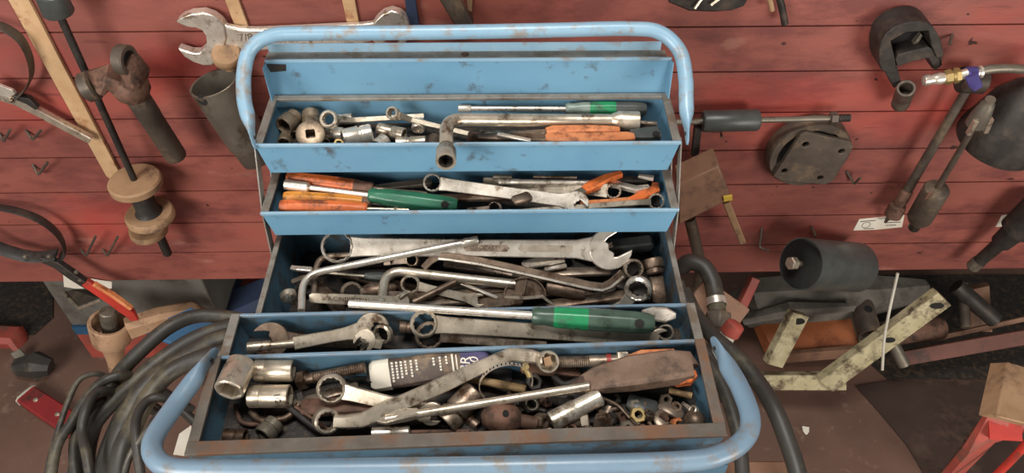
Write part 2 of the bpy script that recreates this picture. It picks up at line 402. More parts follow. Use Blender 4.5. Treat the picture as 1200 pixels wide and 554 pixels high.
for i in range(-4, 7):
    zt = WZ0-WDZ*i-.0009; zb = WZ0-WDZ*(i+1)+.0009
    c = .0013
    q = lambda x: [wallpt(x, zt, 0), wallpt(x, zt, -.02), wallpt(x, zb, -.02), wallpt(x, zb, -c), wallpt(x, zb+c, 0)]
    wd.loft([q(-1.3), q(1.3)])
wd.loft([[wallpt(x, z, -.019) for z, in ((WZ0+.33,), (WZ0-WDZ*7+.004,))]+[wallpt(x, z, -.03) for z, in ((WZ0-WDZ*7+.004,), (WZ0+.33,))] for x in (-1.3, 1.3)])
struct(wd.build('wall_back', 'plank', sharp=20))
fl = MB().box((-1.8, -.9, -.05), (1.8, 2.1, 0)); struct(fl.build('floor', 'floor'))
struct(MB().box((-1.8, 2.05, 0), (1.8, 2.1, 1.3)).build('wall_rear', 'backw'))

# ------------------------------------------------------------------ the toolbox
TW = .53
def tframe(Fp, yaw, roll, tilt):
    ex = Vector((cos(yaw)*cos(roll), sin(yaw)*cos(roll), sin(roll))); ey = Vector((-sin(yaw)*cos(tilt), cos(yaw)*cos(tilt), sin(tilt)))
    ez = ex.cross(ey).normalized(); ey = ez.cross(ex)
    return Matrix(((ex.x, ey.x, ez.x, Fp[0]), (ex.y, ey.y, ez.y, Fp[1]), (ex.z, ey.z, ez.z, Fp[2]+1.6), (0, 0, 0, 1)))
TR = {1: (tframe((-.0547, .7479, -.608), .0115, -.0007, .0152), .10, .047),
      2: (tframe((-.0531, .7009, -.6797), .0123, .0003, 0), .10, .041),
      3: (tframe((-.0483, .515, -.7448), .016, .0029, 0), .25, .085),
      4: (tframe((-.0529, .4928, -.693), .0302, .0002, 0), .06, .045),
      5: (tframe((-.0545, .3765, -.6835), .0288, .0194, .036), .112, .050)}
INV = {k: v[0].inverted() for k, v in TR.items()}
def T(k, u, v, h, m=.006, mx=None):
    """point seen at (u, v), h above the floor of tray k, slid along the sight line so that it stays inside the tray"""
    Mx, d, dp = TR[k]; n = Mx.to_3x3() @ Vector((0, 0, 1)); P = onplane(u, v, Mx @ Vector((0, 0, h-dp+.002)), n)
    r = INV[k].to_3x3() @ ray(u, v); q = INV[k] @ P; lim = d-.004-m; y0 = .004+m
    if q.y > lim: q = q+r*((lim-q.y)/r.y)
    if q.y < y0: q = q+r*((y0-q.y)/r.y)
    xl = TW/2-.012-(m if mx is None else mx)
    q.x = max(-xl, min(xl, q.x))
    return Mx @ q
def N(k): return TR[k][0].to_3x3() @ Vector((0, 0, 1))

ROOT = thing('cantilever_toolbox', 'open blue five-tray steel toolbox full of hand tools with two tubular carrying handles', 'toolbox',
             Matrix.Translation(TR[3][0] @ Vector((0, .1, -TR[3][2]))))
RINV = ROOT.matrix_world.inverted()
def tray(k, m, rm, front_w, side_w, back_w, bm_='rim', fm_='tube', grime_and_shade=True):
    Mx, d, h = TR[k]; ins = .009; t = .0012
    b = MB(); x = TW/2
    o = [[(-x, 0, 0), (x, 0, 0), (x, d, 0), (-x, d, 0)], [(-x+ins, .001, -h), (x-ins, .001, -h), (x-ins, d-.001, -h), (-x+ins, d-.001, -h)]]
    i = [[(-x+ins+t, t+.001, -h+t), (x-ins-t, t+.001, -h+t), (x-ins-t, d-t-.001, -h+t), (-x+ins+t, d-t-.001, -h+t)], [(-x+t, t, 0), (x-t, t, 0), (x-t, d-t, 0), (-x+t, d-t, 0)]]
    b.loft([o[1], o[0], i[1], i[0]]); p = b.build('tray', m, ROOT, RINV @ Mx, sharp=20)
    e = .0012; th = .003
    for nm, mm, lo, hi in (('rolled_rim', rm, (-x-e, -e), (-x+side_w, d+e)), ('rolled_rim', rm, (x-side_w, -e), (x+e, d+e)),
                           ('back_edge', bm_, (-x+side_w, d-back_w), (x-side_w, d+e)), ('front_edge', fm_, (-x-e, -e-.0002), (x+e, front_w))):
        z1_ = .001 if nm != 'front_edge' else .0014
        MB().loft([[(lo[0], lo[1], -th), (hi[0], lo[1], -th), (hi[0], hi[1], -th), (lo[0], hi[1], -th)], [(lo[0], lo[1], z1_), (hi[0], lo[1], z1_), (hi[0], hi[1], z1_), (lo[0], hi[1], z1_)]]).build(nm, mm, p, bevel=.0006)
    if grime_and_shade: MB().box((-x+ins+t, t+.001, -h+t), (x-ins-t, d-t-.001, -h+t+.001)).build('floor_grime', 'grime_and_shade', p)
    return p
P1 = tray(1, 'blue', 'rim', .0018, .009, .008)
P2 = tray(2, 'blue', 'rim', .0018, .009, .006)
P3 = tray(3, 'blue_shaded', 'rim', .0018, .006, .004, 'blue_shaded', 'blue_shaded')
P4 = tray(4, 'blue_shaded', 'rim', .002, .009, .0024, 'tube2', 'blue_shaded')
P5 = tray(5, 'blue_shaded', 'rimr', .013, .010, .0026, 'tube2', 'rimr')
# lids
M1, d1, h1 = TR[1]
lid = MB(); x = TW/2-.003; z1 = .0535; z2 = .012
lid.box((-x, d1+.004, -.004), (x, d1+.0056, z1))
lp = lid.build('lid', 'blue', ROOT, RINV @ M1)
MB().loft([[(s, d1+.0035, z1-.003), (s, d1+.0035, z1+.0012), (s, d1+.0055, z1+.0012), (s, d1+.0055, z1-.003)] for s in (-x, x)]).build('folded_edge', 'tube', lp)
lg = MB().box((-x, d1+.0056, z1-.0012), (x-.006, d1+.022, z1+.0002)).build('top_flange', 'rim', lp)
MB().box((-x+.002, d1+.022, z1-.006), (x-.012, d1+.0235, z1+.0125)).build('back_lip', 'tube', lp)
MB().box((-x, d1-.012, .001), (-x+.0012, d1+.004, z1-.002)).build('side_flange', 'blue', lp)
MB().loft([[(x-.0012, d1+.004, .001), (x, d1+.004, .001), (x, d1+.004, z1-.002), (x-.0012, d1+.004, z1-.002)], [(x+.001, d1-.012, .001), (x+.0022, d1-.012, .001), (x+.0022, d1-.003, z1-.002), (x+.001, d1-.003, z1-.002)]]).build('side_flange', 'blue', lp)
lq = INV[1] @ onplane(545, 61, M1 @ Vector((0, 0, z1)), N(1))
MB().lathe([(z1+.0001, .0001), (z1+.0001, .0052), (z1+.0009, .0052), (z1+.0009, .0001)], axis='z', o=(lq.x, d1+.0145, 0)).build('rivet_hole', 'rust', lp)
pq = INV[1] @ onplane(322, 73, M1 @ Vector((0, d1+.004, 0)), M1.to_3x3() @ Vector((0, 1, 0)))
MB().poly([(pq.x-.009, -.006), (pq.x+.012, -.004), (pq.x+.014, .006), (pq.x-.012, .007)], 0, .0004, Matrix.Translation((0, d1+.0042, z1-.012)) @ Matrix.Rotation(pi/2, 4, 'X')).build('black_smudge', 'dark', lp)
M5, d5, h5 = TR[5]
x = TW/2-.002
l5 = MB().loft([[(s*a, -.0005, -.009) for s in (1,)]+[(s*a, -.0005, -.012) for s in (1,)]+[(s*a, -.026, -.012) for s in (1,)]+[(s*a, -.026, -.009) for s in (1,)] for s in (-x, x) for a in (1,)]).build('lid', 'blue_shaded', ROOT, RINV @ M5)
MB().box((-x, -.0272, -.058), (x, -.026, -.009)).build('lid_panel', 'blue_shaded', l5)
lq = INV[5] @ onplane(525, 531, M5 @ Vector((0, 0, -.01)), N(5))
MB().lathe([(-.0088, .0001), (-.0088, .0042), (-.008, .0042), (-.008, .0001)], axis='z', o=(lq.x, -.016, 0)).build('rivet_hole', 'rust', l5)
# handles
def handle(px, zc, rad, name='handle', hm='tube'):
    P = [RINV @ AD(u, v, z) for u, v, z in px]; path = spline(P, 6); n = len(path)
    rr = [rad]*n
    o = MB().sweep(path, rr, 16).build(name, hm, ROOT)
    for a, b in ((path[0], path[2]), (path[-1], path[-3])):      # flattened pierced ends
        d = (a-b).normalized(); side = Vector((1, 0, 0)); Mf = frame(a, a+d*.03, side)
        el = [(-.004, .99, .99), (.004, 1.05, .93), (.012, 1.14, .66), (.020, 1.2, .36), (.027, 1.15, .2), (.036, .95, .17), (.041, .6, .16), (.043, .25, .14)]
        MB().loft([[Vector((q_, rad*w_*cos(2*pi*j/18), rad*t_*sin(2*pi*j/18))) for j in range(18)] for q_, w_, t_ in el]).build('flattened_end', hm, o, Mf)
        MB().lathe([(-.0035, .0022), (.0035, .0022)], axis='z', o=(.029, 0, 0)).build('rivet', 'dark', o, Mf)
    return o
H1 = [(290, 135, .952), (286, 115, .952), (286, 84, .953), (294, 57, .955), (318, 42, .957), (360, 39, .958), (500, 38, .96), (640, 35.5, .962), (740, 33.5, .962), (775, 39, .962), (797, 61, .96), (803.5, 92, .957), (804, 112, .956), (804.5, 130, .953)]
handle(H1, 0, .0092)
H5 = [(226, 447, .797), (203, 478, .775), (181, 512, .745), (180, 533, .726), (197, 547, .716), (240, 550, .712), (400, 549, .712), (600, 546, .714), (790, 541, .718), (846, 532, .722), (874, 512, .735), (879, 488, .75), (868, 456, .775), (854, 431, .797)]
handle(H5, 0, .0098, hm='tube2')
# cantilever arms on both flanks
def arm(pts, s, off, wd_=.0075, m='rim'):
    P = [TR[k][0] @ Vector((s*(TW/2+off), y, z)) for k, y, z in pts]
    for A, B in zip(P, P[1:]):
        Mf = frame(A, B, (s, 0, 0)); L = (B-A).length
        o = MB().slab([((-.008, 0, 0), wd_*.6, .0007), ((0, 0, 0), wd_, .0009), ((L, 0, 0), wd_, .0009), ((L+.008, 0, 0), wd_*.6, .0007)]).build('link_arm', m, ROOT, RINV @ Mf)
        for q in (0, L): MB().lathe([(-.001, .004), (.0016, .004), (.0026, .0025)], axis='z', o=(q, 0, 0)).build('rivet', 'steel', o)
for s in (-1, 1):
    arm([(1, .012, -.012), (2, .018, -.012), (3, .18, -.045)], s, .0035)
    arm([(1, .07, -.014), (2, .076, -.014), (3, .22, -.06)], s, .0035, .006)
    arm([(5, .018, -.016), (4, .004, -.02), (3, .03, -.04)], s, .0035)
    arm([(5, .085, -.018), (4, .045, -.02), (3, .07, -.05)], s, .0035, .006)

# bench carrying the toolbox
bz = (TR[3][0] @ Vector((0, .1, -TR[3][2]))).z
bench = thing('wooden_bench', 'low reddish wooden bench beneath the blue toolbox', 'bench', Matrix.Translation((-.05, .62, 0)))
MB().box((-.25, -.10, bz-.03), (.25, .10, bz-.0005)).build('top_board', 'brownwood', bench, bevel=.002)
MB().box((-.30, -.26, .662), (.415, -.146, .70)).build('front_rail', 'brownwood', bench, bevel=.003)
for sx in (-.21, .21):
    for sy in (-.08, .08): MB().box((sx-.02, sy-.015, 0), (sx+.02, sy+.015, bz-.03)).build('leg', 'brownwood', bench, bevel=.002)
for sx in (-.14, .14): MB().box((sx-.015, -.20, .63), (sx+.015, -.05, .66)).build('stretcher', 'brownwood', bench)
VUP = Vector((0, -sin(PITCH)*.9, cos(PITCH)))    # leaning towards a person looking into the box
# ================= upper rear tray
t = lambda u, v, h, **k: T(1, u, v, h, **k)
p = .00108
socket('large dull socket with its round mouth facing out, in the corner of the top tray', t(327, 148, .022), t(347, 136, .018), 12*p, 'sockb', step=.6, r1=11*p)
socket('dull brown socket lying behind the square-holed adaptor', t(365, 148, .02), t(364, 131, .02), 11*p, 'sockb', r1=10.5*p, step=.4)
A = t(364, 158, .024)
g = thing('impact_adaptor', 'rough round socket end with a square drive hole facing up', 'socket', frame(A, A+(CAM-A).normalized()*.03+Vector((0, 0, .02)), (1, 0, .3)))
MB().lathe([(-.022, 13*p), (-.004, 15*p), (.001, 17.5*p), (.004, 17.2*p), (.0052, 15.5*p), (.0045, 7*p), (.0045, 5.6*p, 's'), (-.012, 5.4*p, 's'), (-.012, .0001)], n=32).build('body', 'sockb', g)
socket('small brownish socket half sunk under the square-holed adaptor', t(345, 160, .006), t(338, 152, .006), 8*p, 'sockb')
socket('stubby dark socket standing under the large round-mouthed socket', t(329, 168, .006), t(328, 158, .004), 8.5*p, 'sockb')
socket('dark socket peeking out in front of the square-holed adaptor', t(380, 169, .006), t(372, 160, .004), 8*p, 'steel')
socket('short bright socket just beside the square-holed adaptor', t(402, 157, .014), t(383, 155, .013), 8*p, 'bright', step=.5)
socket('bright socket behind the first offset ring spanner', t(413, 139, .012), t(394, 140, .012), 7*p, 'bright')
ring_double('offset ring spanner with the larger head, lying over the chrome sockets in the top tray', t(386, 140, .036), t(497, 133, .030), 11*p, 0, 7*p, .006, -.017, 'chrome', up=VUP, h=.013)
socket('large bright grooved socket under the first offset ring spanner', t(402, 163, .016), t(436, 156, .016), 12.5*p, 'bright', step=.55)
nut('rusty brass nut beside the large grooved socket', t(397, 169, .006), 6*p, .008, 'brass', (0.2, -.4, 1))
socket('bright socket cap sinking below the tray edge', t(443, 172, .006), t(452, 163, .008), 10*p, 'bright', step=.4)
socket('worn socket with a ribbed neck in the middle of the sockets', t(474, 158, .013), t(443, 151, .013), 8.5*p, 'chrome', step=.45)
socket('long worn socket lying along the front edge of the top tray', t(464, 168, .008), t(499, 166, .008), 8*p, 'chrome', step=.4)
socket('small socket standing up behind the second offset ring spanner', t(490, 152, .012), t(491, 141, .016), 8.5*p, 'bright', step=.4)
socket('short brown socket between the long worn socket and the wheel brace', t(507, 172, .008), t(509, 161, .008), 8*p, 'brown')
ring_double('small-headed offset ring spanner raised above the other sockets', t(461, 133, .040), t(580, 162, .024), 8*p, 0, 6.5*p, .006, -.019, 'chrome', up=VUP, h=.013)
socket('wide brown hexagon socket mouth behind the wheel brace', t(548, 166, .012), t(575, 168, .010), 12.5*p, 'rust', r1=9*p)
# wheel brace hanging over the front edge
P0 = AD(522.5, 190, .912); P1_ = AD(523, 168, .936); P2 = AD(523, 148, .955); P3_ = AD(545, 140, .965); P4 = t(655, 141, .036); P5 = t(724, 141, .034)
g = rod('long tubular wheel brace whose hexagon mouth hangs over the front of the top tray', [AD(523, 170, .934), AD(523, 140, .958), P4, P5], 8*p, 'chrome', 'wheel_brace', 'wrench', fr=.024, seg=8, ends=[])
inv = g.matrix_world.inverted()
A, B = inv @ AD(522.5, 189, .905), inv @ P1_
MB().lathe([(.017, .0003), (.017, 7.2*p, 'h'), (.0006, 7.2*p, 'h'), (.0006, 9*p), (.018, 8.6*p), (.018, .0003)], M=frame(A, B)).build('socket_recess', 'dark', g)
MB().lathe([(0, 8.6*p), (0, 11.4*p), (.022, 11.4*p), (.028, 8*p), (.028, 8.6*p)], closed=True, M=frame(A, B)).build('hanging_socket', 'chrome', g)
A, B = inv @ t(716, 141, .034), inv @ t(750, 142, .033)
MB().lathe([(0, 8*p), (.010, 12*p), (.036, 12*p), (.037, 11*p), (.037, 8*p, 'h'), (.02, 8*p, 'h'), (.02, .0003)], M=frame(A, B)).build('tapered_socket', 'chrome', g)
driver('nut driver with a half green half black handle at the back of the top tray', t(537, 127, .030), t(757, 128, .030), 3.2*p, 9.5*p, .108, 'grip', 'bright', bands=[(.3, 'clear'), (.62, 'bgreen'), (1, 'grip')], tipr=4.5*p, tipL=.018, name='nut_driver', hole=False)
driver('small stepped bit adaptor poking out of the wheel brace end', t(781, 145, .026), t(748, 144, .026), 2*p, 3.6*p, .014, 'steel', 'steel', tipr=3.2*p, tipL=.012, name='bit_adaptor', cat='adaptor', hole=False)
# slip-jaw pliers with speckled orange handles
A, B = t(560, 163, .026), t(742, 163, .030)
g = thing('pliers', 'pliers with speckled orange handles beneath the wheel brace', 'pliers', frame(A, B)); inv = g.matrix_world.inverted()
def sl(pts, m, name, up=(0, 0, 1), par=None, sq=.6):
    return MB().slab([(inv @ a, w, h) for a, w, h in pts], up=inv.to_3x3() @ Vector(up), sq=sq).build(name, m, par or g)
sl([(t(639, 163, .032), 5*p, .005), (t(646, 163, .032), 8*p, .007), (t(690, 163.5, .032), 8*p, .007), (t(735, 162, .032), 7*p, .007), (t(743, 161.5, .032), 5*p, .005)], 'dorange', 'handle_sleeve')
sl([(t(640, 155, .034), 5*p, .005), (t(648, 154, .034), 7*p, .006), (t(690, 153, .033), 6*p, .006), (t(716, 153, .032), 5.5*p, .005), (t(726, 153, .032), 4*p, .004)], 'dorange', 'handle_sleeve')
sl([(t(560, 161, .026), 4*p, .004), (t(600, 162, .028), 6.5*p, .005), (t(645, 163, .030), 6.5*p, .005)], 'brown', 'jaw')
sl([(t(562, 156, .026), 3*p, .004), (t(605, 158, .029), 5*p, .004), (t(645, 156, .031), 5*p, .004)], 'steel', 'jaw')
bar('thin bright blade lying across the pliers jaws', t(583, 157, .036), t(622, 165, .036), 3*p, .0015, 'bright', 'scraper_blade', 'blade')
g = thing('plastic_handle', 'dark grey plastic handle with a round hole, beyond the orange pliers handles', 'handle', frame(t(738, 160, .028), t(780, 158, .028))); inv = g.matrix_world.inverted()
sl([(t(738, 159, .028), 7*p, .006), (t(755, 158.5, .028), 9.5*p, .007), (t(772, 157, .028), 10*p, .007), (t(780, 157, .028), 7*p, .005)], 'grip', 'grip')
q = inv @ t(769, 157, .0352); MB().lathe([(0, .0001), (0, 4.5*p), (.0012, 4.5*p), (.0012, .0001)], axis='z', o=q).build('hanging_hole', 'hole', g)

# ================= lower rear tray
t = lambda u, v, h, **k: T(2, u, v, h, **k)
p = .00108
driver('nut driver with a dull green handle and bright tubular tip, in the lower rear tray', t(314, 216, .036), t(536, 242, .020), 3.4*p, 12*p, .118, 'green', 'bright', up=VUP, tipr=6.5*p, tipL=.035, name='nut_driver')
driver('screwdriver with a large orange handle and taped collar at the back', t(500, 228, .026), t(322, 209, .032), 3*p, 10*p, .118, 'dorange', 'steel', bands=[(.22, 'rust'), (1, 'orange')], hole=False, blade=True)
driver('screwdriver with an amber handle between the two orange ones', t(470, 240, .018), t(318, 231, .026), 2.4*p, 9*p, .115, 'yorange', 'chrome', bands=[(.1, 'rust'), (1, 'yorange')], hole=False, blade=True)
driver('screwdriver with a faded orange handle along the front edge', t(480, 246, .018), t(317, 242, .030), 2.4*p, 10*p, .112, 'orange', 'chrome', hole=False, blade=True)
bar('flat grey file narrowing towards the amber screwdriver', t(432, 222, .024), t(506, 213, .026), 5*p, .003, 'galv', 'flat_file', 'file', w2=6*p)
combo('speckled combination wrench with its ring end up in the middle of the lower rear tray', t(507, 214, .034), t(676, 237, .030), 11.5*p, 13.5*p, 14*p, .0055, 'bright', up=VUP, ang=-42, ri=.80, mouth=.8)
bar('brown narrow wrench shank under the speckled combination wrench', t(515, 232, .022), t(606, 231, .024), 5*p, .003, 'brown', 'wrench_shank', 'wrench')
bar('dirty cloth-wrapped clip over the middle of the speckled wrench', t(601, 236, .037), t(622, 229, .037), 7*p, .003, 'brown', 'steel_clip', 'clip')
ring_double('wide flat ring spanner with its eye near the two orange pliers handles', t(719, 224, .028), t(566, 214, .022), 9.5*p, 0, 15*p, .005, 0, 'chrome', up=VUP, h=.009, ri=.78, tilt=4)
socket('bright hexagon end of a long extension bar at the back', t(584, 213, .034), t(609, 213, .034), 4.6*p, 'bright', drive=None, r1=4*p)
rod('long bright extension bar along the back of the lower rear tray', [t(609, 213, .034), t(690, 214, .034)], 3.4*p, 'bright', 'extension_bar', 'bar')
rod('short greenish bar behind the bright extension bar', [t(578, 207, .036), t(600, 208, .036)], 3*p, 'galv', 'short_bar', 'bar')
rod('bright strip lying behind the long extension bar', [t(625, 207, .036), t(676, 208, .036)], 1.8*p, 'steel', 'steel_strip', 'bar')
A, B = t(655, 232, .020), t(740, 208, .024)
g = thing('pliers', 'pliers whose two bare orange handles spread open towards the end of the lower rear tray', 'pliers', frame(A, B)); inv = g.matrix_world.inverted()
sl([(t(684, 223, .034), 5*p, .004), (t(692, 219, .034), 7.5*p, .005), (t(712, 209, .034), 6*p, .005), (t(728, 204, .034), 4*p, .004)], 'orange', 'handle_sleeve')
sl([(t(738, 235, .022), 4*p, .003), (t(750, 231, .022), 6*p, .005), (t(768, 222, .022), 6.5*p, .005), (t(780, 216, .022), 4.5*p, .004)], 'orange', 'handle_sleeve')
sl([(t(664, 234, .030), 3*p, .003), (t(676, 227, .033), 5*p, .003), (t(688, 221, .034), 5*p, .003)], 'galv', 'jaw')
sl([(t(680, 238, .024), 3*p, .003), (t(712, 237, .023), 4*p, .003), (t(742, 234, .022), 4*p, .003)], 'dorange', 'handle_shank')
ring_double('bent ring spanner whose pale shank runs along the front edge', t(769, 236, .020), t(588, 250, .014), 10*p, 0, 7*p, .006, .008, 'chrome', up=VUP, h=.010, ri=.78)
A, B = t(690, 214, .028), t(762, 209, .03)
g = thing('long_nose_pliers', 'dark long-nosed pliers with bright edges at the end of the lower rear tray', 'pliers', frame(A, B)); inv = g.matrix_world.inverted()
sl([(t(700, 216, .026), 3*p, .003), (t(722, 216, .027), 5*p, .004), (t(745, 222, .026), 5*p, .004), (t(760, 219, .026), 3*p, .003)], 'bright', 'jaw')
sl([(t(712, 211, .026), 3*p, .003), (t(735, 211, .027), 5*p, .004), (t(758, 211, .027), 4*p, .003)], 'dark', 'jaw')
sl([(t(748, 206, .034), 2.5*p, .002), (t(766, 209, .034), 3.5*p, .003)], 'bright', 'tip')
ring_double('small ring spanner eye showing under the speckled wrench', t(580, 244, .010), t(548, 246, .006), 9*p, 0, 6*p, .004, 0, 'steel', up=VUP, h=.006, ri=.76)

# ================= deep centre tray
t = lambda u, v, h, **k: T(3, u, v, h, **k)
p = .00104
g = combo('largest combination wrench, lying across the whole back of the centre tray', t(396, 289, .074), t(714, 292, .072), 21*p, 27*p, 22*p, .009, 'bright', up=VUP, ang=30, ri=.84, mouth=1.0)
L = (t(396, 289, .074)-t(716, 291, .072)).length
MB().poly([(x, y) for x, y in ((.47*L, -.0045), (.62*L, -.0045), (.63*L, 0), (.62*L, .0045), (.47*L, .0045), (.46*L, 0))], .0040, .00455, Matrix.Identity(4)).build('stamped_panel', 'steel', g)
words(g, 'stamped_lettering', 'ROCAST', .0078, Matrix.Translation((.545*L, 0, .0047)), 'etch')
MB().poly([(x, y) for x, y in ((.67*L, -.0045), (.86*L, -.0045), (.86*L, .0045), (.67*L, .0045), (.66*L, 0))], .0040, .00452).build('stamped_panel', 'chrome', g)
words(g, 'size_stamp', '30', .008, Matrix.Translation((L-.002, .006, .0058)) @ Matrix.Rotation(radians(-75), 4, 'Z'), 'etch')
rod('bent bright bar rising in the centre tray and crossing over the big ring wrench', [t(353, 364, .064), t(355, 322, .068), t(550, 283, .084)], 4.6*p, 'bright', 'bent_bar', 'bar', fr=.045, seg=10, ends=[(1, 5.6*p, .024, 'h')])
rod('duller bent bar tucked behind the bright one', [t(367, 356, .046), t(372, 300, .054), t(412, 299, .056)], 4.2*p, 'steel', 'bent_bar', 'bar', fr=.03, seg=8)
rod('thick curved bar bending over the twelve-point ring', [t(447, 356, .056), t(452, 316, .060), t(604, 333, .056)], 6.2*p, 'chrome', 'bent_bar', 'bar', fr=.04, seg=10, ends=[])
g = thing('cranked_ring_spanner', 'long cranked ring spanner with a worn bright edge slanting across the centre tray', 'wrench', frame(t(498, 312, .058), t(742, 315, .060), VUP)); inv = g.matrix_world.inverted(); vl = inv.to_3x3() @ VUP
cp = [(496, 314, .056), (505, 305, .062), (514, 300, .066), (526, 301, .067), (560, 306, .066), (620, 319, .064), (690, 335, .060), (706, 337, .060), (716, 333, .060), (730, 321, .060)]
MB().slab([(inv @ t(*q), (4.5+1.6*min(1, i/4))*p, .0028) for i, q in enumerate(cp)], up=vl).build('shank', 'brown', g)
MB().slab([(inv @ (t(u, v+3.0, h)+VUP*.0022), 1.5*p, .0012) for u, v, h in cp[2:]], up=vl).build('bright_edge', 'bright', g)
ring_mesh(13*p, 10*p, .012, inv @ t(742, 315, .060), radians(10)).build('ring_end', 'steel', g)
g = thing('flat_spanner', 'flat spanner with raised maker lettering and a rounded end near the bent bars', 'wrench', frame(t(368, 349, .060), t(478, 354, .056), VUP))
L = .105
MB().slab([((-.006, 0, 0), 4*p, .0018), ((-.002, 0, 0), 6.4*p, .0025), ((L, 0, 0), 6.8*p, .0025)]).build('shank', 'chrome', g)
words(g, 'stamped_lettering', 'A.C.INDUSTRIAL', .0075, Matrix.Translation((.046, 0, .0026)), 'etch')
MB().lathe([(-.0022, .0001), (-.0022, 10*p), (.0022, 10*p), (.0022, .0001)], axis='z', o=(L+.008, 0, 0)).build('head', 'chrome', g)
ring_double('small ring spanner end standing alone in the front corner of the centre tray', t(338, 346, .052), t(352, 362, .020), 10.5*p, 0, 8*p, .005, 0, 'chrome', up=VUP, h=.010, ri=.74)
ring_double('dark-mouthed twelve-point ring half hidden by the lettered spanner', t(412, 343, .052), t(470, 346, .044), 14*p, 0, 11*p, .006, 0, 'steel', up=VUP, h=.012, ri=.74)
combo('twelve-point ring under the arch of the thick curved bar', t(481, 333, .054), t(560, 352, .046), 12.5*p, 9*p, 10*p, .005, 'chrome', up=VUP, ri=.72, ang=20)
open_double('small open jaw in front of the twelve-point ring', t(476, 350, .056), t(492, 360, .03), 11*p, 0, 9*p, .005, 'chrome', up=VUP, ang=50)
rod('pale tapered pin beside the small open jaw', [t(484, 354, .054), t(534, 330, .058)], 4.2*p, 'brown', 'drift_pin', 'pin')
bar('thin wrench with silver edge lying left of the big ring', t(332, 314, .056), t(366, 316, .056), 3.4*p, .0025, 'bright', 'thin_spanner', 'wrench')
bar('dark slim wrench under the thin silver-edged one', t(337, 331, .040), t(362, 323, .044), 3.4*p, .0025, 'steel', 'slim_spanner', 'wrench')
driver('thin chrome screwdriver shaft ending in a dark handle beneath the bright bent bar', t(376, 319, .052), t(462, 326, .048), 2*p, 7*p, .04, 'grip', 'chrome', hole=False)
A = t(436, 341, .048)
o = MB().lathe([(-.016, .0015), (-.012, 8*p), (0, 11*p), (.014, 8*p), (.03, 5*p), (.034, .001)]).build('ball_joint', 'brown', M=frame(A, t(458, 337, .05))); tag(o, 'rounded brown lump between the lettered spanner and the thick curved bar', 'fitting')
bar('dull flat wrench lying under the lettered spanner', t(372, 333, .036), t(400, 366, .034), 8*p, .003, 'brown', 'flat_wrench', 'wrench')
bar('narrow brown wrench fanned out under the pale pin', t(468, 352, .040), t(600, 338, .044), 5*p, .003, 'brown', 'narrow_wrench', 'wrench')
bar('long grey wrench fanned out below the thick curved bar', t(490, 357, .038), t(592, 347, .040), 5*p, .003, 'steel', 'long_wrench', 'wrench')
bar('bright edged strip pointing to the half-round cup', t(536, 330, .052), t(583, 349, .048), 2.2*p, .0015, 'bright', 'steel_strip', 'strip')
bar('brown flat plate in front of the half-round cup', t(562, 358, .042), t(612, 350, .044), 9*p, .003, 'brown', 'flat_plate', 'plate')
A = t(615, 341, .052)
Mx = frame(A, A+Vector((.05, 0, 0)), VUP)
g = thing('half_round_cup', 'thin half-round brown steel cup standing on edge in the middle of the centre tray', 'cup', Mx)
ar = [(27*p*cos(a), 24*p*sin(a)-.006) for a in [pi*i/18 for i in range(19)]]
MB().loft([[Vector((x*k, y*k, z)) for x, y in ar] for k, z in ((.93, -.003), (1, .001), (1.0, .0025), (.93, .0025), (.90, -.006))]+[[Vector((x*.9, y*.9, -.008)) for x, y in ar]]).build('shell', 'brown', g)
MB().slab([((-26*p, -.007, 0), .0022, .0015), ((0, -.009, .002), .0022, .0015), ((22*p, -.007, .002), .0022, .0015), ((36*p, -.018, 0), .0015, .001)]).build('rim_wire', 'chrome', g)
MB().slab([((-.002, -.004, .003), .001, .002), ((.002, .016, .003), .001, .002)]).build('centre_rib', 'brown', g)
socket('brown and chrome tubular box spanner beside the half-round cup', t(686, 342, .046), t(640, 336, .048), 11*p, 'brown', groove=False, step=.5, name='box_spanner', cat='wrench')
combo('chrome ring end with a dark twelve-point mouth at the end of the centre tray', t(748, 338, .056), t(722, 366, .022), 17*p, 9*p, 13*p, .007, 'bright', up=Vector((-.1, -.75, .5)), ri=.74)
socket('brown stepped socket standing upright at the end of the centre tray', t(764, 304, .060), t(768, 322, .050), 14*p, 'brown', step=.6, r1=12*p)
bar('brown tapered stem below the upright stepped socket', t(768, 322, .046), t(788, 356, .030), 9*p, .006, 'brown', 'tapered_stem', 'bar')
bar('black square bar behind the big open jaw', t(712, 290, .050), t(768, 284, .056), 9*p, .008, 'grip', 'square_bar', 'bar')
bar('white-faced flat wrench under the big combination wrench', t(612, 311, .052), t(650, 303, .056), 7*p, .002, 'bright', 'flat_wrench', 'wrench')
bar('bright double-edged strip beside the white-faced flat wrench', t(620, 312, .056), t(662, 305, .058), 2.6*p, .002, 'bright', 'bright_strip', 'strip')
bar('chrome strip just below the bright double-edged strip', t(638, 316, .052), t(664, 311, .054), 3*p, .002, 'bright', 'chrome_strip', 'strip')
ring_double('dark ring spanner mouth under the neck of the big open jaw', t(664, 307, .046), t(700, 318, .040), 11*p, 0, 8*p, .005, 0, 'dark', up=VUP, h=.010)
bar('broad dull wrench shank between dark ring spanner and big open jaw', t(600, 322, .040), t(716, 317, .046), 7*p, .003, 'steel', 'broad_shank', 'wrench')
bar('dull rust-coloured wrench lying along the front edge', t(640, 358, .036), t(744, 344, .040), 7*p, .003, 'brown', 'rusty_wrench', 'wrench')
ring_double('small dark twelve-point ring under the bright bent bar', t(484, 304, .056), t(450, 308, .05), 10*p, 0, 8*p, .005, 0, 'steel', up=VUP, h=.010)
bar('grey flat wrench behind the dark slanting spanner', t(520, 308, .040), t(640, 326, .038), 7*p, .003, 'steel', 'grey_wrench', 'wrench')
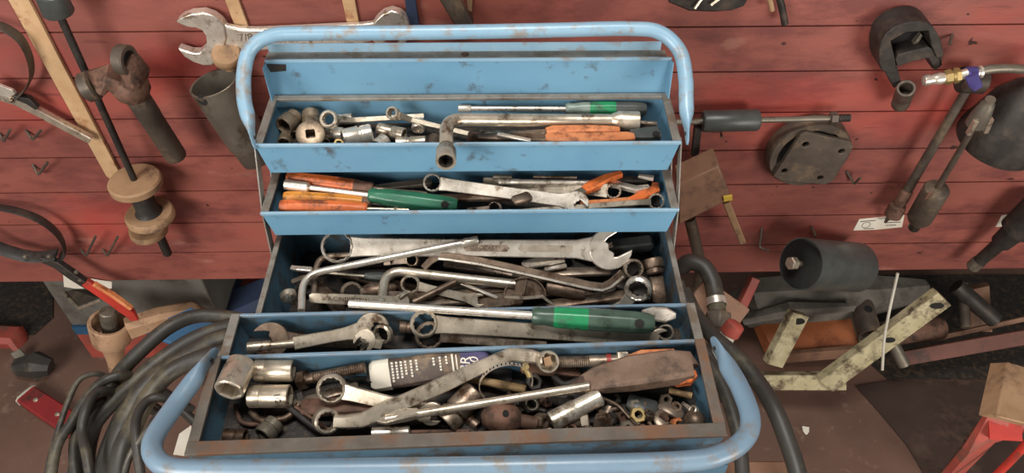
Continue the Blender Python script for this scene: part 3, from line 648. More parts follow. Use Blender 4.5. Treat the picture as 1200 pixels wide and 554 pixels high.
bar('plain steel wrench deep beneath the thick curved bar', t(420, 322, .026), t(530, 318, .03), 7*p, .003, 'dark', 'plain_wrench', 'wrench')
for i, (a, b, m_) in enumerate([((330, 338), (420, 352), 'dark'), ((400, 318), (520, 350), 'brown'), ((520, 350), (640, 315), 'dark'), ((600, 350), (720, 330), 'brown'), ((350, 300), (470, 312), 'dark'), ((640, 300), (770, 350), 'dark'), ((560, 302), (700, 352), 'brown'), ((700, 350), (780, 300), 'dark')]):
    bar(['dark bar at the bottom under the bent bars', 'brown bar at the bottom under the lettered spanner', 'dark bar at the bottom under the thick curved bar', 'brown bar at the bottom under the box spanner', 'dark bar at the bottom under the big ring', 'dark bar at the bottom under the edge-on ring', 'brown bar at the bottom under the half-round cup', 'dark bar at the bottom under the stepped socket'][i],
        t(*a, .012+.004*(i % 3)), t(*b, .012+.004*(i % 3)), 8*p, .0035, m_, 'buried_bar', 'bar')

# ================= lower front tray
t = lambda u, v, h, **k: T(4, u, v, h, **k)
p = .00096
nd = driver('long screwdriver with a clear green handle lying on the lower front tray', AD(408, 355.5, .878), t(766, 379, .043), 4.8*p, 14*p, .138, 'green', 'bright', up=VUP, bands=[(.18, 'smoke'), (.46, 'bgreen'), (.8, 'smoke'), (1, 'smoke')])
A, B = t(752, 366, .030), t(792, 370, .030)
o = MB().slab([((0, 0, 0), 3*p, .003), ((.012, 0, .001), 8*p, .004), ((.028, 0, .001), 9*p, .004), ((.04, 0, 0), 4*p, .003)], sq=.5).build('wrench_tip', 'bright', M=frame(A, B, VUP)); tag(o, 'bright rounded wrench tip beyond the green handle end', 'wrench')
open_double('rusty-jawed open-end wrench in the corner of the lower front tray', t(318, 398, .024), t(420, 400, .012), 21*p, 0, 14*p, .006, 'brown', up=VUP, ang=8)
open_double('pale open-end wrench slanting up to its jaw in the lower front tray', t(436, 385, .034), t(345, 402, .030), 19*p, 0, 14*p, .007, 'chrome', up=VUP, ang=-25, mouth=.9)
ring_double('twelve-point ring beside the pale open jaw', t(449, 391, .028), t(425, 405, .012), 12.5*p, 0, 9*p, .005, 0, 'chrome', up=VUP, h=.009, ri=.74)
open_double('small open jaw in front of the pale open-end wrench', t(428, 398, .032), t(445, 404, .028), 13*p, 0, 8*p, .005, 'chrome', up=VUP, ang=75)
socket('slim tube spanner with a dark round mouth in the front corner', t(290, 407, .020), t(360, 401, .020), 6.5*p, 'chrome', groove=False, step=.4, r1=5*p, name='tube_spanner', cat='wrench')
combo('broad combination wrench running the length of the lower front tray under the green handle', t(497, 379, .036), t(772, 397, .016), 16.5*p, 13*p, 18*p, .008, 'chrome', up=VUP, ri=.76)
ring_double('second ring spanner right under the broad combination wrench', t(503, 393, .022), t(640, 405, .012), 17*p, 0, 12*p, .006, 0, 'steel', up=VUP, h=.010, ri=.78)
socket('short brown socket beside the broad ring', t(468, 383, .016), t(482, 384, .016), 7*p, 'brown')
ring_double('small dark ring eye against the front edge under the broad wrench', t(553, 401, .010), t(600, 399, .010), 10*p, 0, 8*p, .004, 0, 'brown', up=VUP, h=.008)
ring_double('bright ring eye by the end wall of the lower front tray', t(780, 389, .020), t(750, 398, .014), 10*p, 0, 7*p, .005, 0, 'chrome', up=VUP, h=.008, ri=.78)
combo('thin wrench jaw curled under the end of the green handle', t(735, 397, .010), t(765, 391, .018), 8*p, 9*p, 6*p, .004, 'steel', up=VUP)
# ================= front tray
t = lambda u, v, h, **k: T(5, u, v, h, **k)
p = .00088
socket('biggest chrome socket, tilted with its mouth down in the corner of the front tray', t(268, 458, .056), t(284, 424, .030), 17.5*p, 'chrome', r1=17*p, step=.75, groove=False)
socket('upper of two big chrome sockets lying side by side', t(344, 434, .020), t(298, 434, .022), 14*p, 'chrome', r1=14*p, step=.7, groove=False)
s2 = socket('lower of two big chrome sockets lying side by side, with a stamped size', t(340, 464, .026), t(292, 464, .026), 14*p, 'chrome', r1=14*p, step=.7, groove=False, up=VUP)
words(s2, 'size_stamp', '1/2', .009, Matrix.Translation((.010, 0, 14.15*p)) @ Matrix.Rotation(radians(100), 4, 'Z'), 'etch')
socket('stubby dark socket against the front edge by the corner', t(288, 512, .010), t(250, 511, .010), 10*p, 'brown', r1=9*p, step=.35)
socket('round-mouthed dark socket resting on the front edge', t(308, 511, .014), t(324, 494, .012), 13*p, 'galv', step=.5)
rod('curved flat brown strip under the three big sockets', [t(276, 474, .008), t(282, 498, .006), t(318, 496, .006)], 3*p, 'rust', 'bent_strip', 'strip', fr=.012)
rod('second bent dark strip below the pair of big sockets', [t(294, 482, .010), t(305, 494, .010), t(338, 490, .010), t(350, 474, .012)], 4*p, 'brown', 'bent_strip', 'strip', fr=.012)
rod('long dark rod slanting down from the pair of sockets', [t(335, 474, .016), t(382, 512, .010)], 4*p, 'dark', 'dark_rod', 'rod')
rod('rusty wire rod beside the long dark rod', [t(346, 476, .018), t(392, 508, .012)], 2*p, 'rust', 'wire_rod', 'rod')
bolt('long rusty bolt with a thick hexagon head behind the ring wrench', t(349, 446, .016), t(428, 430, .016), 7*p, 11*p, .010, 'brown', up=VUP, thread=.75)
bolt('dark threaded stud lying under the long rusty bolt', t(348, 466, .008), t(410, 448, .008), 6*p, 8*p, .007, 'dark', thread=.9)
bar('flat steel strip under the ring wrench', t(344, 474, .010), t(420, 452, .012), 6*p, .002, 'steel', 'flat_strip', 'strip')
combo('combination wrench with an upturned twelve-point ring near the big sockets', t(389, 455, .034), t(505, 484, .020), 18*p, 14*p, 16*p, .006, 'chrome', up=VUP, ri=.76)
bar('flat rusty plate behind the curved ring spanner', t(352, 478, .014), t(446, 474, .014), 11*p, .004, 'rust', 'rusty_plate', 'plate')
g = thing('curved_ring_spanner', 'long curved spanner with a rusty ring and a socket eye, across the front tray', 'wrench', frame(t(382, 493, .030), t(640, 423, .036), VUP)); inv = g.matrix_world.inverted()
xform(ring_mesh(15*p, 11*p, .018, (0, 0, 0), radians(18)), Matrix.Identity(4)).build('ring_end', 'chrome', g)
MB().slab([(inv @ t(393, 493, .030), 7*p, .0075), (inv @ t(404, 493.5, .030), 7.5*p, .007), (inv @ t(424, 492, .031), 8.5*p, .006), (inv @ t(448, 482, .034), 9*p, .0045), (inv @ t(520, 450, .040), 9*p, .0040), (inv @ t(574, 425, .042), 8*p, .0045), (inv @ t(598, 415, .042), 8*p, .006), (inv @ t(622, 417, .040), 8*p, .007), (inv @ t(634, 420, .038), 7*p, .006)], up=(0, 0, 1)).build('shank', 'chrome', g)
E_ = inv @ t(641, 423, .038)
MB().lathe([(-.010, 12.5*p), (.007, 14*p), (.009, 13*p), (.009, 10*p, 'h'), (-.006, 9.6*p, 'h'), (-.006, .0002)], axis='z', o=E_).build('socket_eye', 'chrome', g)
A = E_+Vector((0.0, 0.0, -.002))
MB().box((-.004, -.004, 0), (.004, .005, .007), Matrix.Translation(A)).build('square_plug', 'tan', g)
# worn carton
A = t(437, 440, .012); Bq = t(574, 424, .016)
Mx = frame(A, Bq, VUP); g = thing('worn_carton', 'crushed dark printed carton with white lettering and a violet end', 'carton', Mx); L = (Bq-A).length; w = 17*p
MB().slab([((0, 0, 0), w*.95, .008), ((.004, 0, 0), w*1.15, .010), ((L*.5, .002, 0), w*1.1, .011), ((L*.78, -.001, 0), w*1.02, .010)], sq=.6).build('box_body', 'label', g)
MB().slab([((L*.78, -.001, 0), w*1.03, .0102), ((L*.9, 0, 0), w*.9, .0095), ((L*.98, .001, 0), w*.75, .008), ((L, .001, 0), w*.5, .006)], sq=.6).build('violet_end', 'label2', g)
MB().slab([((-.0006, 0, 0), w*.96, .0082), ((.004, 0, .0002), w*1.16, .0103), ((.022, .0005, .0002), w*1.15, .0106)], sq=.6).build('white_end', 'paper', g)
for q, x in enumerate((.026, .031, .036, .041, .047, .053, .072, .079, .086)):
    n_ = [7, 6, 6, 5, 6, 4, 3, 5, 3][q]
    b = MB()
    for k in range(n_):
        y0 = w*.9-k*w*1.5/7; b.box((x-.0011, y0-w*.14, .0105), (x+.0011, y0, .0116))
    b.build('printed_line', 'paper', g)
MB().box((L*.70, -w*.95, .0098), (L*.715, w*.98, .0112)).build('white_stripe', 'paper', g)
MB().box((L*.735, -w*.8, .0098), (L*.745, w*.9, .0109)).build('white_stripe', 'paper', g)
words(g, 'end_lettering', 'BR', .015, Matrix.Translation((L*.81, w*.15, .0103)) @ Matrix.Rotation(radians(78), 4, 'Z'), 'paper')
words(g, 'end_lettering', '50', .013, Matrix.Translation((L*.88, w*.2, .0100)) @ Matrix.Rotation(radians(70), 4, 'Z'), 'paper')
# hose clamp
A = t(593, 449, .046); Mx = frame(A, A+Vector((.03, .006, .004)), VUP+Vector((0, -.5, 0)))
g = thing('hose_clamp', 'slotted steel hose clamp ring standing around a pencil-like stick', 'clamp', Mx)
R = 32*p; b = MB()
arc = [(R*cos(a), R*.75*sin(a), 0) for a in [radians(-25+i*(230/26)) for i in range(27)]]
b.sweep(arc, .0042, 8, flat=.16, up=(1, 0, 0))
b.v = [Vector((q.x, q.y, q.z)) for q in b.v]
b.build('band', 'chrome', g)
for i in range(5, 19):
    a = radians(-25+i*(230/26)); c = Vector((R*cos(a)*1.012, R*.75*sin(a)*1.012, 0))
    MB().slab([((0, 0, -.0022), .0006, .0007), ((0, 0, .0022), .0006, .0007)], up=(0, 1, 0)).build('slot', 'hole', g, Matrix.Translation(c) @ Matrix.Rotation(a, 4, 'Z'))
MB().lathe([(0, .0028), (.010, .0028), (.0101, .004, 'h'), (.014, .004, 'h')], M=Matrix.Translation((R*.9, R*.05, 0)) @ Matrix.Rotation(radians(100), 4, 'Z')).build('screw', 'brass', g)
rod('yellowish stick lying inside the hose clamp', [t(553, 444, .018), t(616, 456, .018)], 5.2*p, 'straw', 'wooden_stick', 'stick')
g = rod('long slim bar crossing the front tray from the ring wrench to the wooden grip', [t(452, 491, .032), t(690, 452, .040)], 5.2*p, 'chrome', 'long_bar', 'bar', ends=[])
inv = g.matrix_world.inverted()
MB().slab([(inv @ t(440, 492, .031), 2*p, .002), (inv @ t(452, 491, .032), 7*p, .003), (inv @ t(476, 486, .033), 6.5*p, .005), (inv @ t(490, 484, .033), 5*p, .0045)]).build('flattened_end', 'chrome', g)
A, B = t(521, 495, .014), t(557, 458, .022)
socket('grimy chrome tube with a ridged collar under the long slim bar', A, B, 17*p, 'steel', r1=16*p, step=.3)
socket('rusty flange end beside the grimy tube', t(545, 487, .008), t(560, 500, .006), 8*p, 'brown')
A = t(590, 490, .020)
g = thing('ball_joint', 'rusty round ball joint with a small hole against the front edge', 'fitting', frame(A, t(628, 496, .014), VUP))
MB().lathe([(-27*p, .001), (-24*p, 11*p), (-14*p, 18*p), (0, 20*p), (12*p, 17.5*p), (20*p, 10*p), (20*p, 8.5*p), (40*p, 8*p), (41*p, 6*p)], n=28).build('body', 'rust', g)
MB().lathe([(0, .0001), (0, 3.6*p), (.004, 3.6*p), (.004, .0001)], axis='z', o=(.000, 10*p, 15.6*p)).build('pin_hole', 'hole', g)
sk = socket('white-faced chrome socket on a thin bar along the front edge', t(436, 508, .012), t(480, 506, .012), 8*p, 'bright', step=.5)
rod('thin flat rusty bar along the front edge', [t(482, 506, .010), t(550, 505, .010)], 2.6*p, 'rust', 'thin_bar', 'bar')
bolt('short dark bolt behind the white-faced socket', t(458, 497, .008), t(498, 492, .008), 6*p, 8*p, .008, 'dark')
bb = bolt('large bolt with bright hexagon end and red paint mark in the front tray', t(737, 422, .024), t(652, 424, .024), 7.5*p, 11*p, .013, 'steel', mh='chrome', up=VUP, thread=.45)
MB().lathe([(0, .0074), (.005, .0074), (.005, .0068), (0, .0068)], closed=True).build('paint_mark', 'redp', bb, Matrix.Translation((.020, 0, 0)))
# rusty pliers with leather-brown worn grips
A, B = t(680, 446, .030), t(832, 434, .040)
g = thing('old_pliers', 'old brown pliers with broad worn grips and an orange plastic end', 'pliers', frame(A, B, VUP)); inv = g.matrix_world.inverted()
sl([(t(682, 450, .034), 10*p, .005), (t(700, 445, .036), 16*p, .008), (t(740, 437, .040), 21*p, .010), (t(790, 430, .044), 21*p, .010), (t(822, 428, .046), 17*p, .008), (t(831, 428, .046), 8*p, .004)], 'oldgrip', 'grip')
sl([(t(790, 449, .036), 4*p, .004), (t(806, 444, .040), 7*p, .006), (t(826, 438, .042), 6*p, .006), (t(833, 435, .042), 4*p, .004)], 'orange', 'plastic_end')
sl([(t(735, 419, .036), 2*p, .003), (t(752, 415, .040), 5*p, .004), (t(790, 413, .042), 4*p, .004)], 'dorange', 'upper_grip')
sl([(t(668, 455, .034), 5*p, .004), (t(684, 450, .034), 10*p, .006), (t(705, 440, .034), 10*p, .006)], 'rust', 'jaw')
socket('bright chrome tube spanner leaning below the old pliers', t(646, 494, .018), t(704, 464, .028), 12*p, 'bright', r1=11*p, step=.5, groove=False, name='tube_spanner', cat='wrench')
bolt('bolt with a bright hexagon head beside the chrome tube spanner', t(690, 492, .012), t(655, 496, .010), 7*p, 10*p, .009, 'steel', mh='chrome', thread=.8)
bolt('bolt standing head up in front of the old pliers', t(706, 498, .020), t(716, 474, .004), 6*p, 11*p, .008, 'steel', thread=.6)
nut('bright square-looking nut on the front edge', t(734, 501, .010), 8*p, .010, 'chrome', (.2, -.6, .8))
nut('greenish brass nut beside the bright nut', t(747, 487, .014), 9*p, .010, 'brass', (.1, -.3, 1))
nut('dull nut under the old pliers', t(744, 476, .012), 7.5*p, .008, 'chrome', (.5, -.3, 1))
A = t(814, 493, .014)
o = MB().lathe([(-13*p, .001), (-11.5*p, 6*p), (-6*p, 11.5*p), (0, 13.5*p), (6*p, 11.5*p), (11.5*p, 6*p), (13*p, .001)], n=24).build('steel_ball', 'brown', M=frame(A, A+Vector((.01, .004, .004)))); tag(o, 'brown steel ball in the corner of the front tray', 'ball')
rod('pale brushed stick behind the steel ball', [t(784, 457, .020), t(826, 463, .020)], 4*p, 'straw', 'pale_stick', 'stick')
ring_double('small shackle ring above the steel ball', t(813, 481, .020), t(800, 472, .014), 6*p, 0, 4*p, .004, 0, 'chrome', up=VUP, h=.006, name='small_shackle')
bar('dark angular bracket beneath the old pliers', t(735, 470, .012), t(770, 480, .010), 10*p, .004, 'grip', 'angular_bracket', 'bracket')
bar('pale flat lever beside the dark bracket', t(772, 474, .012), t(800, 488, .010), 7*p, .003, 'steel', 'flat_lever', 'lever')
rod('thin wire hook below the old pliers', [t(706, 466, .022), t(724, 474, .016), t(738, 490, .012)], 2*p, 'brown', 'wire_hook', 'hook', fr=.006)
nut('orange-rusted nut between lever and ball', t(793, 497, .010), 7*p, .010, 'dorange', (.3, -.5, 1))
nut('thick nut beside the ball joint', t(634, 494, .012), 9*p, .012, 'steel', (.8, -.4, .5))
nut('dark nut behind the ball joint', t(618, 473, .014), 10*p, .012, 'dark', (.5, -.5, .8))
ring_double('greenish grey eyelet behind the ball joint', t(624, 472, .020), t(604, 482, .012), 9*p, 0, 6*p, .005, 0, 'galv', up=VUP, h=.008, name='eyelet_bolt')
bar('grey lug with two holes beside the brass nut', t(768, 482, .010), t(778, 502, .010), 8*p, .003, 'steel', 'grey_lug', 'lug')
nut('small dark nut in the shadow under the pliers jaw', t(688, 471, .010), 7*p, .008, 'dark', (0, -.4, 1))
bolt('dark bolt lying in the middle of the front tray', t(672, 474, .008), t(630, 466, .008), 6*p, 9*p, .008, 'dark')
nut('round washer-like nut under the old pliers', t(766, 494, .008), 8*p, .007, 'brown', (.1, -.5, 1))
nut('small rusty nut at the front edge', t(752, 503, .007), 6*p, .007, 'rust', (.3, -.2, 1))
rod('dark cable end under the big socket eye', [t(648, 440, .020), t(660, 452, .014), t(690, 440, .014)], 4*p, 'black', 'cable_end', 'cable', fr=.01)
nut('black nut beneath the hose clamp', t(625, 448, .012), 10*p, .010, 'dark', (.2, -.4, 1))
bar('rusty lever in the back of the front tray', t(610, 430, .010), t(680, 437, .010), 7*p, .004, 'rust', 'rusty_lever', 'lever')
bar('dark flat iron on the floor of the front tray', t(400, 470, .004), t(560, 500, .004), 10*p, .003, 'dark', 'flat_iron', 'bar')
bar('dark iron strip on the floor beneath nuts and bolts', t(640, 490, .004), t(790, 480, .004), 12*p, .003, 'dark', 'iron_strip', 'bar')
bar('dark iron strip on the floor beneath the carton', t(430, 440, .003), t(600, 440, .003), 12*p, .003, 'dark', 'iron_strip', 'bar')

rr = random.Random(3)
for i, (u, v) in enumerate(((700, 470), (722, 468), (757, 476), (780, 468), (792, 478), (800, 500), (728, 488), (760, 486), (784, 502), (716, 490), (668, 502), (644, 508), (600, 462), (575, 470), (640, 470), (690, 506))):
    m_ = ['brown', 'dark', 'rust', 'steel'][i % 4]
    nut('small worn nut among the loose hardware at the front of the box', t(u, v, .010+.004*(i % 2)), rr.uniform(5, 7.5)*p, rr.uniform(.005, .008), m_, (rr.uniform(-.8, .8), rr.uniform(-.8, .2), .8), group='small nuts in the front tray')
for i, (u0, v0, u1, v1, m_) in enumerate(((660, 480, 690, 474, 'dark'), (742, 496, 764, 478, 'steel'), (776, 492, 792, 472, 'rust'), (700, 484, 724, 478, 'brown'), (606, 470, 640, 482, 'dark'), (400, 500, 432, 496, 'brown'))):
    bolt('short worn bolt among the loose hardware at the front of the box', t(u0, v0, .012), t(u1, v1, .010), 3.4*p, 6*p, .005, m_, group='short bolts in the front tray')
# ================= things hanging on the planks
YW = NW
def wframe(A, B): return frame(A, B, NW)
def wpoly(px, o0, o1, name, m, parent=None, holes=(), bevel=0.0):
    """outline seen at off = o1, given its thickness along the wall normal"""
    C0 = W(sum(a for a, b in px)/len(px), sum(b for a, b in px)/len(px), o1)
    return C0, [W(a, b, o1) for a, b in px]
def wallthing(px, o0, o1, name, m, label=None, cat=None, holes=(), bevel=0.0, parent=None, group=None):
    Mx = wframe(W(px[0][0], px[0][1], o1), W(px[0][0]+40, px[0][1]-.4, o1)) if parent is None else parent.matrix_world
    inv = Mx.inverted(); P = [inv @ W(a, b, o1) for a, b in px]; H = [[inv @ W(a, b, o1) for a, b in h] for h in holes]
    if parent is None: z1, z0 = 0, o0-o1
    else: z1 = P[0].z; z0 = z1+(o0-o1)
    b = MB()
    if H: b.plate([(q.x, q.y) for q in P], [[(q.x, q.y) for q in h] for h in H], z0, z1)
    else: b.poly([(q.x, q.y) for q in P], z0, z1)
    o = b.build(name, m, parent, Mx if parent is None else None, bevel=bevel)
    if label: tag(o, label, cat, group)
    return o
wallthing([(2, -14), (26, -14), (142, 206), (134, 214), (124, 206), (6, -6)], 0, .007, 'wooden_lath', 'wood', 'long bare wooden lath nailed slantwise across the planks, beside the dark rod', 'lath', bevel=.001)
wallthing([(258, -14), (274, -14), (296, 44), (280, 44)], 0, .006, 'wooden_lath', 'wood', 'short bare wooden lath behind the big open-end wrench', 'lath', bevel=.001)
wallthing([(398, -14), (413, -14), (425, 50), (411, 50)], 0, .006, 'wooden_lath', 'wood', 'short bare wooden lath above the middle of the toolbox handle', 'lath', bevel=.001)
wallthing([(62, 69), (67, 67), (82, 90), (77, 92)], 0, .002, 'wood_splinter', 'paper', 'small pale wood splinter between the lath and the dark rod', 'splinter')
# spool puller
A, B = W(62, 0, .055), W(196, 296, .055)
g = thing('spool_puller', 'dark rod carrying a black knob above and tan wooden spool discs below', 'puller', wframe(A, B)); L = (B-A).length
def ax(u, v): return ((W(u, v, .055)-A).dot((B-A).normalized()))
MB().lathe([(0, .0058), (L, .0058)], n=16).build('rod', 'dark', g)
x = ax(61, 8); MB().lathe([(x-.022, .019), (x-.02, .021), (x+.008, .022), (x+.011, .020)], n=28).build('knob', 'grip', g)
MB().lathe([(x-.05, .013), (x-.022, .013)], n=20).build('collar', 'iron', g)
x = ax(157, 213); MB().lathe([(x-.006, .010), (x-.006, .042), (x-.003, .045), (x+.008, .045), (x+.012, .041), (x+.012, .01)], n=36).build('spool_disc', 'tan', g)
x2 = ax(174, 250); MB().lathe([(x+.012, .021), (x+.02, .0195), (x2-.012, .0195), (x2-.004, .024)], n=28).build('spool_hub', 'black', g)
MB().lathe([(x2-.004, .010), (x2-.004, .040), (x2, .043), (x2+.010, .043), (x2+.013, .040), (x2+.013, .01)], n=36).build('spool_disc', 'tan', g)
x3 = ax(186, 267); Mo = Matrix.Translation((0, -.016, 0))
MB().lathe([(x3-.001, .010), (x3-.001, .033), (x3+.011, .034), (x3+.012, .01)], n=36, M=Mo).build('spool_disc', 'tan', g)
MB().lathe([(x3+.012, .0085), (L+.002, .0085), (L+.006, .006)], n=18).build('tip', 'dark', g)
# filter strap wrench above
g = thing('band_filter_wrench', 'steel-handled band wrench with a thin metal hoop, hanging by the planks edge above the nails', 'wrench', wframe(W(-10, 105, .02), W(106, 163, .02))); inv = g.matrix_world.inverted()
MB().sweep([inv @ W(q.x, q.y, .024) for q in spline([(-22, 24, 0), (4, 32, 0), (24, 46, 0), (35, 68, 0), (37, 88, 0), (30, 104, 0), (20, 114, 0)], 5)], .011, 10, flat=.14, up=(1, 0, 0)).build('band', 'iron', g)
MB().slab([(inv @ W(-12, 105, .02), .010, .004), (inv @ W(6, 113, .02), .010, .004), (inv @ W(20, 118, .02), .008, .005), (inv @ W(44, 130, .02), .0075, .006), (inv @ W(104, 162, .02), .0075, .006), (inv @ W(107, 163.5, .02), .0065, .005)]).build('handle', 'chrome', g)
MB().slab([(inv @ W(18, 112, .026), .004, .006), (inv @ W(34, 117, .026), .007, .006), (inv @ W(44, 126, .026), .004, .005)]).build('latch', 'dark', g)
MB().lathe([(0, .004), (.006, .004), (.008, .002)], axis='z', o=inv @ W(14, 115.5, .022)).build('rivet', 'chrome', g)
MB().slab([(inv @ W(-14, 100, .028), .012, .003), (inv @ W(10, 108, .028), .010, .003), (inv @ W(17, 107, .028), .004, .003)]).build('clamp_jaw', 'bright', g)
# slip yoke
A, B = W(160, 112, .078), W(207, 184, .070)
g = thing('slip_yoke', 'brown forged yoke with two pierced ears on a long tube, hanging on the planks', 'yoke', wframe(A, B)); inv = g.matrix_world.inverted(); L = (B-A).length
MB().lathe([(-.012, .014), (0, .0185), (L*.3, .0185), (L*.31, .0178), (L*.96, .0178), (L, .0165), (L, .012), (L-.02, .0001)], n=28).build('tube', 'iron', g)
MB().lathe([(-.040, .008), (-.036, .022), (-.024, .029), (-.006, .026), (.004, .0185)], n=28).build('neck', 'rust', g)
for (u, v, s_) in ((146, 70, 1), (105, 101, -1)):
    c = inv @ W(u, v, .090); d = Vector((0.10, s_*1.0, .22)).normalized()
    MB().slab([(Vector((-.022, s_*.006, .0)), .024, .014), (Vector((-.040, s_*.022, .002)), .023, .013), (c.lerp(Vector((-.040, s_*.026, .002)), .35), .021, .010), (c+Vector((.004, 0, 0)), .017, .007)], up=(0.35, s_*1.0, .2), sq=.5).build('fork_arm', 'rust', g)
    Me = frame(c-d*.009, c+d*.009, (0, 0, 1))
    MB().lathe([(0, .0195), (.002, .0225), (.016, .0225), (.018, .0205), (.018, .0145), (0, .0145)], closed=True, n=28, M=Me).build('ear', 'iron', g)
    MB().lathe([(.006, .0001), (.006, .0144), (.010, .0144), (.010, .0001)], n=24, M=Me).build('bore', 'hole', g)
# big open-end wrench on the wall
g = thing('open_end_wrench', 'big bright open-end wrench hung level on the planks behind the toolbox handle', 'wrench', wframe(W(240, 50, .024), W(456, 36, .024)))
wallthing([(206, 26), (213, 20), (224, 16), (238, 15), (250, 19), (258, 25), (263, 31), (265, 45), (262, 60), (257, 70), (248, 77), (238, 77), (226, 73), (216, 67), (208, 57), (214, 59), (224, 62), (233, 62), (239, 57), (242, 50), (241, 42), (237, 36), (230, 33), (220, 32), (212, 29)], .006, .024, 'open_jaw', 'bright', parent=g, bevel=.002)
wallthing([(258, 27), (266, 31), (280, 34), (300, 34.5), (360, 32), (425, 29), (440, 27), (440, 48), (425, 52), (360, 57), (300, 60), (270, 61), (258, 64)], .009, .021, 'shank', 'bright', parent=g, bevel=.003)
wallthing([(436, 30), (441, 23), (449, 16), (459, 13), (469, 16), (476, 22), (480, 32), (479, 46), (470, 58), (462, 60), (468, 50), (468, 38), (462, 30), (454, 32), (450, 42), (452, 54), (444, 54), (436, 48)], .006, .024, 'open_jaw', 'bright', parent=g, bevel=.002)
words(g, 'size_stamp', '7/8', .018, Matrix.Translation(g.matrix_world.inverted() @ W(288, 44, .0212)), 'steel')
words(g, 'maker_stamp', 'CHROME VANADIUM', .012, Matrix.Translation(g.matrix_world.inverted() @ W(350, 46, .0212)), 'steel')
# tubular cup and wooden knob
A, B = W(250, 97, .05), W(302, 186, .05); L = (B-A).length
g = thing('steel_tube', 'grey tapered steel tube with a slanted open mouth and a round side hole', 'tube', wframe(A, B)); R = .039; inv = g.matrix_world.inverted()
MB().lathe([(L*.78, R*.82), (L*.74, R*.86), (.008, R*.98), (0, R), (0, R*.90), (L*.7, R*.76), (L*.75, .0002)], n=36).build('shell', 'galv', g)
MB().lathe([(L*.78, R*.78), (L, R*.70), (L, R*.6), (L*.9, .0002)], n=30).build('lower_sleeve', 'iron', g)
sh = inv @ W(238, 117, .083); dd = Vector((0, sh.y, sh.z)).normalized(); cc = Vector((sh.x, 0, 0))+dd*(R*.958)
MB().lathe([(-.004, .0001), (-.004, .0085), (.0008, .0085), (.0008, .0001)], axis='x', M=frame(cc, cc+dd*.01)).build('side_hole', 'hole', g)
A = W(266, 66, .03); o = MB().lathe([(-.03, .010), (-.012, .010), (-.010, .019), (-.004, .0225), (.006, .0225), (.010, .020), (.012, .008)], n=28).build('wooden_bobbin', 'tan', M=frame(A, A+Vector((.1, -.25, .55)))); tag(o, 'round tan wooden bobbin above the mouth of the steel tube', 'bobbin')
# bent nails
def nail(pts, label):
    P = [W(u, v, o) for u, v, o in pts]; rod(label, P, .0024, 'iron', 'bent_nail', 'nail', n=8, fr=.006, seg=4)
nail([(38, 192, 0), (45, 205, .012), (56, 190, .026)], 'bent nail hook below the others near the planks edge, alone under the steel handle')
nail([(30, 152, 0), (38, 164, .012), (48, 153, .026)], 'bent nail hook just under the steel handle of the band wrench')
nail([(-1, 155, 0), (4, 166, .012), (12, 152, .026)], 'bent nail hook cut by the picture edge')
nail([(94, 292, 0), (101, 300, .012), (112, 277, .030)], 'bent nail hook nearer the leather strap, one of two side by side')
nail([(120, 292, 0), (126, 300, .012), (138, 277, .030)], 'bent nail hook nearer the wooden spool, one of two side by side')
nail([(992, 200, 0), (1001, 216, .012), (1008, 208, .020)], 'bent nail hook under the round flange')
nail([(893, 266, 0), (890, 290, .02), (902, 294, .035)], 'pale bent wire hook between the round flange and the black drum')
nail([(951, 265, 0), (956, 277, .03)], 'nail holding the black drum')
nail([(845, 154, 0), (846, 161, .02)], 'nail under the black slide weight')
nail([(1116, 40, 0), (1113, 52, .02)], 'nail beside the dark clamp')
nail([(1040, 254, 0), (1037, 261, .015), (1045, 252, .03)], 'bent nail over the white sticker')
# dark strap and handle above the toolbox
wallthing([(473, -12), (485, -12), (491, 30), (478, 30)], .004, .012, 'dark_strap', 'navy', 'dark bluish strap hanging above the toolbox handle', 'strap')
o = bar('brown tool handle hanging above the toolbox handle', W(520, -14, .03), W(548, 32, .03), .013, .010, 'iron', 'tool_handle', 'handle', up=NW)
wallthing([(545, -10), (554, -10), (553, 14), (549, 12)], 0, .005, 'tan_tab', 'tan', 'small tan tab beside the brown tool handle', 'tab')
# dark brush-like bundle at the top
g = thing('dark_wire_brush', 'dark bundle with pale prongs hanging from above', 'brush', wframe(W(795, -5, .02), W(872, 4, .02))); inv = g.matrix_world.inverted()
MB().slab([(inv @ W(790, -14, .02), .020, .010), (inv @ W(812, -7, .02), .022, .014), (inv @ W(840, -6, .02), .022, .014), (inv @ W(862, -2, .02), .016, .010), (inv @ W(872, 2, .02), .006, .006)]).build('body', 'dark', g)
for u, v, u2, v2 in ((814, 10, 824, -4), (833, 6, 846, -4), (800, -2, 812, -10)): MB().slab([(inv @ W(u, v, .04), .0018, .0018), (inv @ W(u2, v2, .036), .0018, .0018)]).build('prong', 'chrome', g)
o = rod('dark curved hook hanging from above, beside a short pale one', [W(908, -14, .02), W(915, 2, .02), W(920, 28, .022)], .0055, 'dark', 'hook', 'hook', fr=.01)
o = rod('short pale hook tip beside the dark curved hook', [W(896, -12, .02), W(903, 2, .02), W(905, 12, .02)], .004, 'tan', 'hook', 'hook', fr=.01)
